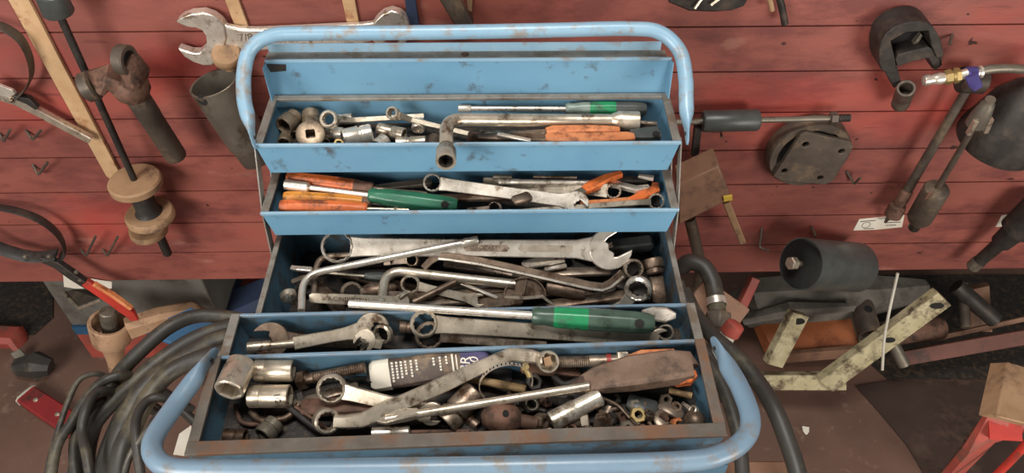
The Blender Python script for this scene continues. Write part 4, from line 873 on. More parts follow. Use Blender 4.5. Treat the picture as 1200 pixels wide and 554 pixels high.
# slide hammer
A, B = W(792, 143, .035), W(996, 138, .035); L = (B-A).length
g = thing('slide_hammer', 'slide hammer rod with a thick black sliding weight and a threaded end', 'slide hammer', wframe(A, B)); inv = g.matrix_world.inverted()
X = lambda u, v: (inv @ W(u, v, .035)).x
MB().lathe([(0, .0052), (X(972, 139), .0052)], n=16).build('rod', 'galv', g)
MB().lathe([(X(823, 141), .008), (X(823, 141)+.0005, .0165), (X(823, 141)+.003, .0185), (X(889, 140)-.003, .0185), (X(889, 140), .0165), (X(889, 140)+.0005, .008)], n=32).build('sliding_weight', 'grip', g)
MB().lathe([(X(972, 139), .008, 'h'), (X(972, 139)+.001, .0095, 'h'), (X(980, 139), .0095, 'h'), (X(980, 139)+.001, .008, 'h')]).build('nut', 'iron', g)
pr = []; x0 = X(980, 139); n_ = 9; pp = (L-x0)/n_
for i in range(n_): pr += [(x0+pp*(i+.25), .0058), (x0+pp*(i+.75), .0068)]
MB().lathe(pr+[(L, .005)], n=16).build('threaded_end', 'dark', g)
bar('dark flat hook hanging under the slide hammer rod', W(818, 146, .03), W(814, 182, .03), .0065, .005, 'dark', 'flat_hook', 'hook', up=NW)
# flange
C = W(949, 183, .03); Mx = wframe(C, W(1000, 182.5, .03))
g = thing('round_flange', 'thick round iron flange with a square four-hole plate, on the planks', 'flange', Mx); inv = Mx.inverted(); R = 52*.00139
MB().lathe([(-.028, R*.93), (-.026, R), (-.004, R), (0, R*.96), (0, R*.80), (-.008, R*.78), (-.008, R*.3), (-.028, R*.3)], axis='z', n=44, closed=True).build('disc', 'iron', g)
pl = [inv @ W(u, v, .038) for u, v in ((906, 206), (938, 158), (946, 155), (996, 166), (1000, 172), (976, 212), (966, 216), (914, 211))]
hs = []
for u, v, r_ in ((944, 169, .0065), (986, 177, .006), (919, 200, .006), (961, 208, .006)):
    q = inv @ W(u, v, .038); hs.append(circ(q.x, q.y, r_*.95, 14))
MB().plate([(q.x, q.y) for q in pl], hs, .001, .009).build('square_plate', 'iron', g, bevel=.001)
MB().lathe([(-.009, .0001), (-.009, R*.7), (-.007, R*.7), (-.007, .0001)], axis='z', n=30).build('dark_bore', 'hole', g)
# clamp
g = thing('dark_clamp', 'dark rounded iron clamp with a square window and two prongs', 'clamp', wframe(W(1070, 60, .05), W(1110, 59.6, .05))); inv = g.matrix_world.inverted()
def wp(px, o0, o1, name, m, holes=(), bevel=.001): return wallthing(px, o0, o1, name, m, parent=g, holes=holes, bevel=bevel)
wp([(1033, 82), (1030, 72), (1030, 60), (1033, 48), (1039, 39), (1048, 32), (1058, 28), (1068, 25.5), (1078, 25), (1087, 27), (1094, 32), (1099, 40), (1103, 49), (1105, 57), (1106, 66), (1098, 68), (1091, 52), (1088, 36), (1062, 38), (1044, 48), (1049, 70), (1051, 84), (1040, 86)], .004, .050, 'body', 'dark')
wp([(1049, 70), (1053, 64), (1068, 60), (1088, 55), (1098, 60), (1103, 78), (1096, 82), (1088, 68), (1070, 72), (1052, 78)], .006, .046, 'lower_bridge', 'dark')
wp([(1044, 48), (1062, 38), (1088, 36), (1090, 54), (1054, 65)], .004, .016, 'back_plate', 'hole')
wp([(1035, 82), (1051, 76), (1056, 96), (1048, 104), (1044, 96)], .010, .040, 'prong', 'dark')
wp([(1088, 66), (1104, 60), (1104, 76), (1097, 82), (1092, 80)], .010, .040, 'prong', 'dark')
o = wp([(1070, 52), (1080, 40), (1082, 42), (1074, 54)], .02, .03, 'tongue', 'galv')
socket('dark hollow stud under the prong of the dark clamp', W(1062, 103, .055), W(1055, 122, .025), .0145, 'iron', hole='c', name='hollow_stud', cat='stud', r1=.0145)
# air hose
g = thing('air_hose', 'grey rubber air hose ending in a brass and chrome coupler with a violet valve', 'hose', wframe(W(1086, 93, .07), W(1150, 82, .07))); inv = g.matrix_world.inverted()
MB().sweep(spline([inv @ W(u, v, o) for u, v, o in ((1146, 84, .07), (1160, 81, .07), (1180, 80, .07), (1200, 81, .068), (1240, 84, .06))], 5), .0072, 14).build('hose', 'galv', g)
def wl(u0, v0, u1, v1, prof, name, m, o=.07):
    a, b = inv @ W(u0, v0, o), inv @ W(u1, v1, o); d = (b-a).length
    return MB().lathe([(p_[0]*d,)+tuple(p_[1:]) for p_ in prof], M=frame(a, b)).build(name, m, g)
wl(1082, 94.5, 1108, 91, [(0, .0065), (.02, .008), (.2, .009), (.35, .0072), (.5, .0082), (.75, .0095), (1, .0075)], 'quick_coupler', 'bright')
wl(1106, 91, 1124, 88, [(0, .006), (.05, .0095, 'h'), (.45, .0105, 'h'), (.55, .0085), (.7, .0112, 'h'), (1, .0105, 'h')], 'brass_fitting', 'brass')
wl(1124, 88, 1150, 84, [(0, .007), (.3, .0085), (.35, .0095), (.42, .0095), (.45, .008), (.85, .008), (.88, .0098), (1, .0098)], 'valve_stem', 'bright')
wl(1132, 86, 1144, 85, [(0, .0088), (.1, .0102), (.9, .0102), (1, .0088)], 'violet_ring', 'purple')
MB().slab([(inv @ W(1138, 88, .082), .009, .003), (inv @ W(1142, 98, .082), .009, .003), (inv @ W(1146, 103, .082), .007, .003)]).build('violet_tab', 'purple', g)
# long wrench rods
A, B = W(1136, 100, .035), W(1045, 254, .035)
g = thing('long_spinner_rod', 'long brown rod with a square-caged foot, slanting across the planks', 'rod', wframe(A, B)); inv = g.matrix_world.inverted(); L = (B-A).length
X = lambda u, v: (inv @ W(u, v, .035)).x
MB().lathe([(0, .0075), (X(1055, 222), .0085)], n=16).build('rod', 'iron', g)
MB().lathe([(X(1056, 222), .008), (X(1055, 224), .011), (X(1051, 236), .011), (X(1050, 240), .009), (X(1049, 241), .015), (X(1046, 249), .016), (X(1045, 252), .016), (X(1045, 252), .010, 's'), (X(1049, 243), .0095, 's'), (X(1049, 243), .0002)]).build('square_foot', 'rust', g)
c = inv @ W(1139, 94, .035)
MB().lathe([(-.02, .018), (-.018, .021), (.018, .021), (.02, .018)], axis='y', o=c, n=26).build('round_head', 'dark', g)
MB().slab([(inv @ W(1132, 104, .05), .007, .006), (inv @ W(1138, 98, .055), .009, .008)]).build('neck_lug', 'iron', g)
# chuck tool
A, B = W(1161, 116, .125), W(1070, 268, .045)
g = thing('chuck_rod', 'rod with a dull metal chuck above and a thick dark cylinder below', 'tool', wframe(A, B)); inv = g.matrix_world.inverted(); L = (B-A).length
X = lambda u, v: L*(1161-u)/91
MB().lathe([(0, .005), (0, .0075), (.008, .0078), (.012, .0105), (X(1152, 130), .0145), (X(1147, 140), .0155), (X(1146, 141), .010), (X(1145, 143), .007)], n=26).build('chuck', 'galv', g)
MB().slab([((X(1152, 130), .011, .010), .0035, .004), ((X(1145, 144), .013, .012), .0035, .004)]).build('chuck_key', 'chrome', g)
MB().slab([((X(1152, 130), -.011, .010), .0035, .004), ((X(1145, 144), -.013, .012), .0035, .004)]).build('chuck_key', 'chrome', g)
MB().lathe([(X(1147, 140), .0048), (X(1103, 212), .0055)], n=14).build('rod', 'iron', g)
MB().lathe([(X(1104, 207), .006), (X(1103, 208), .020), (X(1102, 210), .0225), (X(1080, 248), .0225), (X(1078, 251), .019), (X(1078, 251)+.001, .01)], n=32).build('cylinder', 'iron', g)
MB().lathe([(X(1079, 250), .0105), (L-.004, .0105), (L, .008)], n=20).build('tip', 'dark', g)
q = inv @ W(1089, 229, .0865); MB().slab([(q+Vector((-.010, .0, 0)), .005, .0015), (q+Vector((.010, 0, 0)), .005, .0015)]).build('rust_patch', 'rust', g)
# bell
A, B = W(1170, 164, .05), W(1224, 96, .07)
R = .070; L = (B-A).length
o = MB().lathe([(0, R*.9), (0, R), (.012, R*1.0), (.03, R*.93), (L*.6, R*.78), (L*.85, R*.5), (L, R*.2)], n=40).build('bell_housing', 'dark', M=wframe(A, B)); tag(o, 'large dark bell-shaped cup at the picture edge behind the chuck', 'cup')
# stickers
g = tag(wallthing([(1000, 270), (1007, 257), (1060, 252), (1057, 266), (1028, 269)], 0, .0012, 'paper_sticker', 'paper'), 'white printed sticker under the square foot of the long rod', 'sticker')
Ms = g.matrix_world.inverted()
for k, (u0, v0, u1, v1) in enumerate(((1040, 258, 1054, 257), (1037, 261, 1056, 260), (1038, 264, 1050, 263.5), (1008, 259.5, 1026, 258), (1012, 268, 1024, 267.5))):
    a, b = Ms @ W(u0, v0, .0012), Ms @ W(u1, v1, .0012)
    MB().slab([(a, .0009, .0003), (b, .0009, .0003)]).build('printed_line', 'ink', g)
a = Ms @ W(1015, 263.5, .0012); MB().lathe([(-.0003, .0085), (.0003, .0085), (.0003, .0075), (-.0003, .0075)], axis='z', o=a, closed=True).build('printed_ring', 'ink', g)
tag(wallthing([(1167, 266), (1174, 253), (1200, 249), (1200, 262)], 0, .0012, 'paper_sticker', 'paper'), 'white sticker half hidden behind the dark pipe at the picture edge', 'sticker')
# dark pipe tool at the right edge
A, B = W(1138, 314, .04), W(1225, 240, .05); L = (B-A).length
g = thing('dark_pipe_tool', 'dark stepped pipe tool slanting in at the picture edge below the sticker', 'tool', wframe(A, B))
MB().lathe([(0, .010), (.004, .0135), (L*.12, .0135)], n=22).build('nozzle', 'galv', g)
MB().lathe([(L*.1, .012), (L*.38, .0135), (L*.42, .019), (L*.6, .022), (L*.62, .03), (L, .034)], n=28).build('barrel', 'dark', g)
# drum
A, B = W(938, 309, .105), W(1003, 313, .058); L = (B-A).length; R = .0500
g = thing('black_drum', 'dark grey steel drum lying on its side with a bolt in its open end', 'drum', wframe(A, B)); inv = g.matrix_world.inverted()
MB().lathe([(0, R*.95), (0, R), (L, R), (L+.004, R*.95), (L+.004, .0002)], n=44).build('shell', 'grip', g)
MB().lathe([(0, R*.955), (.004, R*.94), (L*.8, R*.9), (L*.8, .0002)], n=44).build('inner_wall', 'hole', g)
MB().lathe([(-.02, .006), (L*.8, .006)], n=12).build('bolt_shank', 'galv', g)
MB().lathe([(-.030, .009, 'h'), (-.028, .011, 'h'), (-.016, .011, 'h'), (-.016, .006)]).build('bolt_nut', 'chrome', g)
# small wooden stool-like block
g = thing('wooden_block', 'brown wooden block with one leg and a yellow tape tag, hanging behind the toolbox', 'block', wframe(W(800, 235, .10), W(855, 222, .10))); inv = g.matrix_world.inverted()
pts = [W(796, 216, .10), W(842, 195, .10), W(857, 233, .10), W(796, 263, .10)]
MB().prism([inv @ q for q in pts], Vector((0, 0, -.05))).build('board', 'brownwood', g, bevel=.002)
MB().slab([(inv @ W(850, 234, .09), .0065, .008), (inv @ W(870, 283, .06), .006, .005)]).build('leg', 'tan', g)
MB().slab([(inv @ W(848, 233, .102), .006, .002), (inv @ W(858, 231, .102), .006, .002)]).build('yellow_tag', 'yellow', g)
# leather strap wrench lower down
g = thing('strap_wrench', 'strap wrench with a black belt loop and a red-orange handle', 'wrench', wframe(W(78, 300, .035), W(150, 362, .05))); inv = g.matrix_world.inverted()
MB().sweep(spline([inv @ W(u, v, o) for u, v, o in ((70, 303, .03), (76, 292, .03), (66, 272, .03), (40, 254, .03), (0, 243, .03), (-30, 246, .03), (-40, 262, .035), (-14, 284, .04), (12, 295, .04), (40, 301, .04), (66, 298, .04))], 5), .0135, 10, flat=.2, up=inv.to_3x3() @ Vector((0, -.2, .98))).build('belt', 'black', g)
MB().slab([(inv @ W(48, 303, .045), .006, .005), (inv @ W(66, 308, .045), .010, .007), (inv @ W(86, 322, .048), .010, .008), (inv @ W(104, 334, .05), .009, .007)]).build('ratchet_head', 'dark', g)
for u, v in ((58, 300), (90, 318), (94, 327), (30, 300)): MB().lathe([(0, .0045), (.004, .004), (.005, .002)], axis='z', o=inv @ W(u, v, .052)).build('rivet', 'galv', g)
MB().slab([(inv @ W(100, 330, .052), .010, .006), (inv @ W(125, 346, .056), .012, .007), (inv @ W(152, 366, .060), .012, .006), (inv @ W(158, 374, .060), .008, .004)]).build('handle', 'redp', g)
MB().slab([(inv @ W(110, 332, .056), .004, .005), (inv @ W(132, 345, .062), .004, .006), (inv @ W(154, 361, .066), .004, .005)]).build('handle_edge', 'dorange', g)
wallthing([(74, 322), (118, 329), (131, 331), (131, 338), (88, 338), (75, 336)], .004, .006, 'paper_sheet', 'paper', 'white paper scrap behind the strap wrench handle', 'paper')
# splattered dark holder behind the toolbox: right hand upright pipe
q = W(822, 312, .07)
rod('dark pipe standing upright behind the toolbox under the wooden block', [W(808, 255, .08), q, Vector((q.x+.02, q.y, .002))], .011, 'iron', 'upright_pipe', 'pipe')
# ================= below the planks: the left side
def flat(px, y0, thick, name, m, label, cat, bevel=.002):
    P = [AY(u, v, y0) for u, v in px]; Mx = Matrix.Translation(P[0]); inv = Mx.inverted()
    o = MB().prism([inv @ q for q in P], Vector((0, thick, 0))).build(name, m, M=Mx, bevel=bevel); return tag(o, label, cat)
g = thing('grey_cabinet', 'low grey painted cabinet with a blue strip standing under the planks on the nail side', 'cabinet', Matrix.Translation((-.87, 1.125, 0)))
MB().box((-.185, 0, .128), (.175, .30, .42)).build('body', 'bin', g, bevel=.004)
MB().box((-.185, -.004, .098), (.175, .30, .126)).build('blue_strip', 'bluep', g)
MB().box((-.185, -.002, .0), (.175, .29, .096)).build('red_plinth', 'redd', g)
g = thing('navy_bundle', 'dark navy cloth bundle under the planks behind the toolbox', 'bundle', Matrix.Translation(AY(275, 372, 1.2)+Vector((.045, 0, 0))))
MB().slab([((-.025, 0, -.06), .05, .06), ((0, 0, 0), .07, .09), ((.06, .02, .02), .06, .09), ((.11, .02, -.02), .03, .06)], sq=.5).build('cloth', 'navy', g)
def shade_patch(px, label):  # thin dark patch that paints the shade on the floor below the planks
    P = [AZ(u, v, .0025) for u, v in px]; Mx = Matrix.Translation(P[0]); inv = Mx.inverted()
    tag(MB().prism([inv @ q for q in P], Vector((0, 0, -.002))).build('floor_shade_patch', 'grime_and_shade', M=Mx), label, 'shade patch')
shade_patch([(-60, 325), (62, 325), (62, 372), (40, 392), (-60, 395)], 'black patch of painted shade on the floor beside the grey cabinet')
shade_patch([(1000, 322), (1290, 322), (1290, 444), (1040, 444), (1012, 420)], 'black patch of painted shade on the floor under the scrap pipes and rusty beams')
g = thing('red_machine_foot', 'dark red machine foot with a pale bracket at the picture edge', 'machine', Matrix.Translation(AZ(10, 430, 0))); inv = g.matrix_world.inverted()
MB().slab([(inv @ AY(-30, 400, 1.18), .03, .05), (inv @ AY(20, 400, 1.18), .03, .045), (inv @ AY(40, 425, 1.15), .02, .03)], sq=.6).build('casting', 'redd', g)
MB().slab([(inv @ AY(18, 412, 1.12), .012, .006), (inv @ AY(30, 425, 1.10), .012, .006), (inv @ AY(48, 442, 1.06), .012, .006)]).build('bracket', 'galv', g)
tag(MB().slab([((-.05, 0, 0), .02, .02), ((0, 0, .01), .03, .03), ((.03, 0, 0), .018, .02)], sq=.5).build('dark_rag', 'black', M=Matrix.Translation(AZ(45, 430, .03))), 'dark crumpled rag on the floor under the red casting', 'rag')
g = thing('tilted_tray', 'small tilted metal tray under the strap wrench', 'tray', Matrix.Translation(AY(95, 352, 1.10))); inv = g.matrix_world.inverted()
MB().prism([inv @ AY(*q) for q in ((66, 334, 1.16), (92, 360, 1.06), (118, 350, 1.06), (120, 336, 1.16))], Vector((0, 0, -.004))).build('sheet', 'iron', g)
MB().slab([(inv @ AY(66, 334, 1.158), .003, .003), (inv @ AY(92, 361, 1.058), .003, .003)]).build('edge', 'chrome', g)
MB().slab([(inv @ AY(92, 361, 1.058), .003, .003), (inv @ AY(118, 351, 1.058), .003, .003)]).build('edge', 'chrome', g)
# pinion carrier
A, B = AY(128, 376, 1.0), AY(138, 440, .985)
g = thing('pinion_carrier', 'cream-brown pinion housing with a flared round mouth standing by the hoses', 'casting', frame(A, B, (0, -1, 0))); L = (B-A).length; R = .040
zf = A.z/((A-B).normalized().z); MB().lathe([(zf, R*.5), (zf-.01, R*.5), (L*1.3, R*.30), (L*.65, R*.46), (L*.42, R*.62), (L*.30, R*1.0), (.004, R*1.06), (0, R*1.0), (.001, R*.86), (L*.3, R*.78), (L*.34, .0002)], n=36).build('housing', 'cream', g)
MB().lathe([(-.032, R*.36), (-.030, R*.42, 'k'), (L*.3, R*.42, 'k'), (L*.32, .0002)]).build('splined_shaft', 'galv', g)
inv = g.matrix_world.inverted()
MB().slab([(inv @ AY(150, 385, 1.0), .024, .02), (inv @ AY(185, 372, 1.03), .022, .02), (inv @ AY(222, 362, 1.08), .018, .016), (inv @ AY(240, 366, 1.1), .010, .010)], sq=.5).build('side_arm', 'cream', g)
# red handled tool
A, B = AZ(30, 462, .014), AZ(84, 498, .014)
g = thing('red_scraper', 'red painted flat handle with two rivets and a pale end cap by the hoses', 'scraper', frame(A, B, (0, 0, 1)))
L = (B-A).length
MB().slab([((0, 0, 0), .016, .008), ((.004, 0, 0), .024, .012), ((L*.5, 0, 0), .025, .0135), ((L*1.3, 0, 0), .025, .0135)]).build('grip', 'redk', g)
MB().slab([((-.004, 0, 0), .018, .008), ((.004, 0, 0), .0255, .0125), ((.007, 0, 0), .0255, .0125)]).build('end_cap', 'white', g)
for x in (.28, .75): MB().lathe([(.0125, .006), (.0150, .0055), (.0165, .0025)], axis='z', o=(L*x, 0, 0)).build('rivet', 'chrome', g)
# hoses left
def hose(label, px, rad, m='hose', grp=None, name='rubber_hose'):
    P = [AD(u, v, z) for u, v, z in px]; Mx = Matrix.Translation(P[0]); inv = Mx.inverted()
    o = MB().sweep(spline([inv @ q for q in P], 6), rad, 14).build(name, m, M=Mx); return tag(o, label, 'hose', grp)
hose('uppermost thick black hose arching over the pinion housing towards the toolbox', [(300, 378, 1.06), (268, 372, 1.06), (232, 370, 1.05), (200, 382, 1.03), (168, 408, 1.01), (138, 440, 1.0), (118, 480, .98), (104, 520, .96), (98, 580, .94)], .0098)
hose('second thick black hose just below the uppermost one', [(300, 374, 1.03), (262, 384, 1.03), (225, 398, 1.02), (185, 424, 1.0), (148, 456, .98), (112, 494, .96), (92, 540, .94), (86, 590, .92)], .0102)
hose('thick hose bending sharply down through the middle of the coil', [(290, 390, .99), (250, 400, .99), (210, 424, .98), (172, 452, .96), (150, 486, .94), (136, 520, .92), (126, 590, .90)], .0120)
hose('thick hose nearest the blue handle in the coil', [(270, 412, .95), (235, 420, .95), (200, 436, .94), (176, 462, .92), (156, 500, .90), (142, 530, .88), (134, 590, .86)], .0110)
hose('thin pale-edged cable on the outer edge of the coil', [(190, 480, 1.10), (165, 462, 1.05), (140, 450, .99), (122, 440, .97), (108, 438, .96), (92, 446, .95), (80, 470, .94), (68, 505, .92), (58, 540, .90), (50, 590, .88)], .0036)
hose('slim hose looping over the outer edge of the coil', [(225, 480, 1.10), (185, 455, 1.06), (150, 440, .98), (122, 446, .96), (100, 468, .94), (84, 495, .92), (66, 525, .90), (56, 590, .88)], .0062)
hose('slim hose falling straight down inside the outer loop', [(195, 490, 1.08), (155, 468, 1.03), (126, 458, .96), (110, 462, .94), (100, 482, .92), (96, 505, .91), (102, 535, .89), (110, 590, .87)], .0058)
hose('slim hose between the outer loop and the thick hoses', [(160, 478, 1.0), (130, 468, .98), (110, 474, .95), (92, 500, .93), (86, 530, .91), (92, 590, .88)], .0055)
hose('thin dark cable close to the blue handle bend', [(235, 500, .95), (210, 478, .93), (190, 466, .91), (172, 470, .90), (160, 490, .88), (160, 520, .86), (170, 590, .84)], .0055)
hose('thin cable slipping behind the blue handle bend', [(225, 478, .93), (200, 478, .90), (182, 490, .88), (168, 510, .86), (150, 540, .86), (140, 590, .85)], .0040)
hose('innermost slim dark hose inside the coil', [(230, 410, 1.02), (195, 425, 1.01), (170, 444, .99), (150, 470, .98), (132, 505, .96), (118, 545, .95), (112, 590, .93)], .0075)
tag(MB().slab([((-.03, 0, 0), .02, .004), ((0, 0, .004), .035, .006), ((.045, 0, 0), .02, .004)], sq=.5).build('blue_rag', 'bluep', M=Matrix.Translation(AD(218, 386, 1.12))), 'blue plastic scrap between the two uppermost hoses', 'rag')
P = [AZ(u, v, .003) for u, v in ((203, 532), (210, 508), (224, 498), (226, 520), (218, 534))]; Mx = Matrix.Translation(P[0]); inv = Mx.inverted()
tag(MB().prism([inv @ q for q in P], Vector((0, 0, -.002))).build('paper_scrap', 'paper', M=Mx), 'torn paper scrap between blue handle and the front tray', 'paper')
# ================= below the planks: the right side
g = thing('grey_sack', 'grey dusty folded sack lying under the planks behind the drum', 'sack', Matrix.Translation(AY(940, 352, 1.16))); inv = g.matrix_world.inverted()
MB().slab([(inv @ AY(868, 365, 1.22), .02, .05), (inv @ AY(890, 352, 1.2), .045, .06), (inv @ AY(950, 348, 1.2), .05, .06), (inv @ AY(1010, 346, 1.22), .05, .05), (inv @ AY(1080, 340, 1.26), .02, .03)], sq=.5).build('cloth', 'sack', g)
MB().slab([(inv @ AY(872, 375, 1.15), .012, .01), (inv @ AY(925, 362, 1.13), .018, .012), (inv @ AY(1000, 360, 1.14), .008, .01)], sq=.5).build('fold', 'sack', g)
g = thing('orange_board_box', 'orange-brown board box lying under the planks among scrap', 'box', Matrix.Translation(AY(945, 415, 1.10))); inv = g.matrix_world.inverted()
top = [inv @ AY(*q) for q in ((884, 362, 1.22), (990, 346, 1.22), (1010, 408, 1.09), (908, 416, 1.09))]
MB().prism(top, Vector((0, 0.01, -.05))).build('board', 'card', g, bevel=.002)
fr_ = [inv @ AY(*q) for q in ((907, 416, 1.085), (1010, 408, 1.085), (1009, 418, 1.08), (911, 426, 1.08))]
MB().prism(fr_, Vector((0, .01, 0))).build('front_edge', 'brownwood', g)
MB().slab([(inv @ AY(991, 348, 1.215), .003, .004), (inv @ AY(1010, 408, 1.085), .003, .004)]).build('pale_edge', 'galv', g)
def plank3(a, b, wdt, thk, up, name, m, label, cat, parent=None, bevel=.002):
    Mx = frame(a, b, up); L = (b-a).length
    o = MB().box((0, -wdt/2, -thk/2), (L, wdt/2, thk/2)).build(name, m, parent, Mx if parent is None else parent.matrix_world.inverted() @ Mx, bevel=bevel)
    if label: tag(o, label, cat)
    return o
g = thing('white_wood_frame', 'flaking white wooden frame with two slotted uprights leaning under the planks', 'frame', Matrix.Translation(AZ(950, 448, 0.05)))
UP = Vector((.25, -.75, .6))
a, b = AY(905, 426, .98), AY(936, 366, 1.04)
plank3(a, b, .042, .024, UP, 'upright', 'whitewood', None, None, g)
inv = g.matrix_world.inverted(); nrm = frame(a, b, UP).to_3x3() @ Vector((0, 0, 1))
c = inv @ (AY(937, 372, 1.035)+nrm*.0095)
def slot(c, r=.012): MB().lathe([(0, .0001), (0, r), (.003, r), (.003, .0001)], axis='z', n=20, M=Matrix.Translation(c) @ frame(Vector((0, 0, 0)), Vector((1, -.1, .1)), nrm) @ Matrix.Diagonal((1.2, .6, 1, 1))).build('bolt_slot', 'hole', g)
slot(inv @ (frame(a, b, UP) @ Vector(((b-a).length-.016, 0, .0105))))
a, b = AY(966, 449, .962), AY(1104, 347, 1.03)
plank3(a, b, .046, .026, UP, 'upright', 'whitewood', None, None, g); nrm = frame(a, b, UP).to_3x3() @ Vector((0, 0, 1))
Lb = (b-a).length
slot(inv @ (frame(a, b, UP) @ Vector((Lb-.020, 0, .0115)))); slot(inv @ (frame(a, b, UP) @ Vector((Lb*.55, .002, .0115))), .011)
a, b = AY(888, 446, .985), AY(990, 446, .972)
plank3(a, b, .036, .03, UP, 'cross_rail', 'whitewood', None, None, g)
rod('white bent wire standing in front of the white wooden frame', [AY(1052, 320, 1.03), AY(1043, 360, 1.0), AY(1036, 395, .97), AY(1034, 433, .95)], .0030, 'white', 'white_wire', 'wire', fr=.03)
# scrap pipes
def pipe(label, a, b, r, m='iron', name='scrap_pipe', hole_=None):
    L = (b-a).length; g = thing(name, label, 'pipe', frame(a, b, (0, -1, .3)))
    MB().lathe([(0, r*.8), (0, r), (L, r), (L, r*.8), (L-.02, r*.75), (L-.02, .0002)], n=22).build('tube', m, g)
    if hole_: MB().lathe([(r-.002, .0001), (r-.002, r*.36), (r+.0005, r*.36), (r+.0005, .0001)], axis='z', o=(L*hole_, 0, 0)).build('side_hole', 'hole', g)
    return g
pipe('short dark pipe with a side hole beside the orange board box', AY(1005, 340, 1.22), AY(1020, 392, 1.10), .026, 'iron', hole_=.55)
pipe('brown pipe lying behind the white wooden upright', AY(1030, 392, 1.12), AY(1100, 384, 1.16), .03, 'rust')
pipe('short grey pipe stub under the white wooden upright', AY(1045, 400, 1.06), AY(1060, 428, 1.02), .014, 'galv')
pipe('dark curved pipe behind the white wooden frame', AY(1120, 335, 1.2), AY(1166, 375, 1.14), .02, 'dark')
pipe('slim greenish dark pipe standing beside the curved one', AY(1128, 332, 1.22), AY(1132, 384, 1.12), .011, 'iron')
# red beams
plank3(AY(1055, 420, 1.08), AY(1215, 392, 1.10), .035, .03, (0, -.6, .8), 'rusty_beam', 'redbrown', 'long rusty red beam lying under the planks, upper of two', 'beam')
plank3(AY(1000, 450, 1.06), AY(1165, 470, 1.04), .022, .025, (0, -.6, .8), 'rusty_beam', 'redbrown', 'thin rusty red beam behind the red stand, lower of two', 'beam')
plank3(AY(1090, 398, 1.14), AY(1215, 370, 1.14), .012, .02, (0, -.6, .8), 'thin_batten', 'brownwood', 'thin brown batten above the upper rusty beam', 'batten')
plank3(AY(1145, 335, 1.25), AY(1150, 400, 1.2), .05, .02, (0, -1, 0), 'brown_post', 'brownwood', 'brown post standing under the planks near the picture edge', 'post')
plank3(AY(852, 395, 1.05), AY(884, 325, 1.14), .022, .02, (0, -1, .2), 'red_strut', 'redd', 'slanting dull red strut behind the hose clamp', 'strut')
P = [AZ(u, v, .004) for u, v in ((1003, 452), (1040, 446), (1230, 446), (1240, 600), (1110, 600), (1062, 520), (1030, 482))]; Mx = Matrix.Translation(P[0]); inv = Mx.inverted()  # floor shadow beside the red stand, painted as a thin dark sheet
tag(MB().prism([inv @ q for q in P], Vector((0, 0, -.0038))).build('floor_shade_sheet', 'floor_shade', M=Mx), 'dark sheet of painted shade on the floor under the red stand', 'sheet')
plank3(AY(1060, 440, 1.12), AY(1190, 436, 1.14), .05, .05, (0, -.3, 1), 'dark_block', 'dark', 'dark block lying beneath the rusty beams', 'block')
# red stand
g = thing('red_jack_stand', 'red painted angle-iron stand with a wooden block on its head', 'stand', Matrix.Translation(AZ(1150, 545, 0))); inv = g.matrix_world.inverted()
a, b = AD(1098, 575, 1.02), AD(1180, 492, .92)
MB().slab([(inv @ AZ(1050, 628, .003), .022, .005), (inv @ AD(1150, 518, .93), .022, .005), (inv @ AD(1176, 492, .90), .022, .006), (inv @ AD(1196, 500, .90), .015, .006)], up=(0, -.7, .7), sq=.9).build('angle_leg', 'redd', g)
MB().slab([(inv @ AD(1158, 500, .905), .014, .004), (inv @ AD(1196, 500, .895), .016, .004)], up=(0, -.7, .7), sq=.9).build('bright_head', 'redp', g)
MB().sweep(spline([inv @ AD(u, v, z) for u, v, z in ((1192, 502, .91), (1194, 530, .94))]+[inv @ (Vector((AD(1194, 530, .94).x-.01, AD(1194, 530, .94).y+.01, .002)))], 4), .005, 10).build('rod_leg', 'redp', g)
MB().slab([(inv @ AZ(1105, 560, .003), .016, .006), (inv @ AD(1150, 500, .98), .016, .006), (inv @ AD(1172, 494, .92), .012, .005)], up=(0, -.7, .7), sq=.9).build('rear_leg', 'rust', g)
a = AD(1188, 490, .885)
P = [AD(u, v, z) for u, v, z in ((1181, 424, .93), (1216, 434, .93), (1216, 500, .86), (1168, 488, .86))]
Mx = Matrix.Translation(P[0]); inv = Mx.inverted()
o = MB().prism([inv @ q for q in P], Vector((.0, .02, -.03))).build('wood_block', 'tan', M=Mx, bevel=.002); tag(o, 'dusty tan wooden block resting on the red stand', 'block')
# hoses right
g = thing('clamped_hose', 'short bent black hose with a shiny clamp beside the toolbox', 'hose', Matrix.Translation(AD(838, 360, 1.1))); inv = g.matrix_world.inverted()
MB().sweep(spline([inv @ AD(u, v, z) for u, v, z in ((798, 314, 1.13), (808, 307, 1.12), (824, 312, 1.11), (834, 328, 1.10), (838, 345, 1.09), (841, 372, 1.07))], 6), .0125, 16).build('hose', 'hose', g)
a, b = inv @ AD(838.5, 350, 1.085), inv @ AD(840, 358, 1.08); MB().lathe([(0, .0135), (0, .0145), ((b-a).length, .0145), ((b-a).length, .0135)], closed=True, n=26, M=frame(a, b)).build('clamp_band', 'bright', g)
a, b = inv @ AD(841, 366, 1.072), inv @ AD(842, 386, 1.06); MB().lathe([(0, .012), (.003, .016, 'h'), ((b-a).length*.6, .016, 'h'), ((b-a).length, .011)], M=frame(a, b)).build('threaded_fitting', 'iron', g)
A, B = AD(855, 377, 1.05), AD(852, 394, 1.03)
g = thing('red_capped_bottle', 'small clear bottle with a red ribbed cap beside the clamped hose', 'bottle', frame(A+Vector((0, -.02, .02)), B, (1, 0, 0))); L = (B-A).length
MB().lathe([(-.002, .0095), (0, .0125), (.014, .0135, 'k'), (.016, .0125)]).build('cap', 'redd', g)
MB().lathe([(.016, .010), (.024, .011), (.034, .0155), (.07, .0165), (.075, .014)], n=24).build('bottle_body', 'white', g)
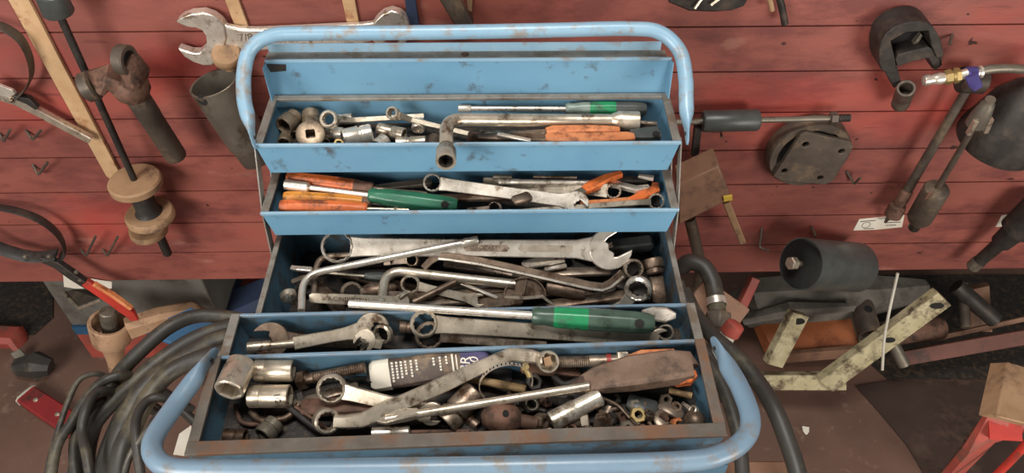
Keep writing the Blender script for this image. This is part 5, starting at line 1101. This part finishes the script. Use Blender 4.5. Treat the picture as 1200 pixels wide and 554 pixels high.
plank3(AD(806, 352, 1.14), AD(858, 390, 1.12), .085, .012, (.3, -.8, .5), 'tilted_board', 'brownwood', 'tilted brown board behind the clamped hose', 'board')
hose('thick black hose sweeping down past the front tray on the bottle side', [(802, 342, 1.08), (816, 370, 1.05), (838, 396, 1.01), (866, 420, .98), (890, 450, .95), (908, 480, .92), (922, 515, .90), (934, 552, .88), (944, 600, .86)], .0105)
hose('second black hose mostly hidden behind the blue front handle', [(806, 400, 1.02), (826, 420, .98), (846, 450, .95), (860, 490, .92), (868, 530, .90), (872, 590, .88)], .0085)
hose('thin dark cable along the flank of the toolbox', [(796, 330, 1.06), (806, 360, 1.04), (818, 395, 1.0), (838, 430, .97), (850, 470, .94)], .0060, 'black')
tag(nut('x', AD(868, 430, .98), .009, .012, 'chrome', (.3, -.6, .6), name='white_fitting'), 'pale fitting by the thick hose behind the blue handle', 'fitting')
flat([(834, 398), (848, 392), (852, 424), (838, 428)], .66, .004, 'brown_bracket', 'tan', 'brown flattened bracket end beside the front tray corner', 'bracket', bevel=0)
tag(MB().slab([((0, 0, 0), .008, .0015), ((.012, .0, .0), .007, .0015), ((.02, 0, 0), .002, .0008)], sq=.5).build('paper_flake', 'paper', M=frame(AZ(944, 500, .002), AZ(946, 520, .002))), 'small pale paper flake on the brown floor', 'paper')
# ================= light: daylight through two workshop openings behind the viewer
def area(name, loc, aim, sx, sy, energy, col=(1, 1, 1), spread=180):
    l = bpy.data.lights.new(name, 'AREA'); l.shape = 'RECTANGLE'; l.size = sx; l.size_y = sy; l.energy = energy; l.color = col; l.spread = radians(spread)
    o = bpy.data.objects.new(name, l); COL.objects.link(o); o.location = loc
    o.rotation_euler = (Vector(aim)-Vector(loc)).to_track_quat('-Z', 'Y').to_euler(); return o
area('door_daylight_left', (-1.6, -1.3, 1.85), (-.1, 1.0, .9), 1.2, 1.2, 46, (1, .96, .91), 140)
area('door_daylight_right', (1.8, -1.3, 1.15), (.3, 1.0, .8), 1.1, 1.1, 30, (1, .94, .87), 140)
area('roof_light', (-.1, .35, 3.0), (-.05, .8, .8), 1.0, .6, 17, (1, .97, .93), 120)
w = bpy.data.worlds.new('world'); SC.world = w; w.use_nodes = True
w.node_tree.nodes['Background'].inputs[0].default_value = (1, .95, .9, 1); w.node_tree.nodes['Background'].inputs[1].default_value = .13
vs = SC.view_settings; vs.view_transform = 'Standard'; vs.look = 'None'; vs.gamma = 1; vs.exposure = 0; vs.use_curve_mapping = False
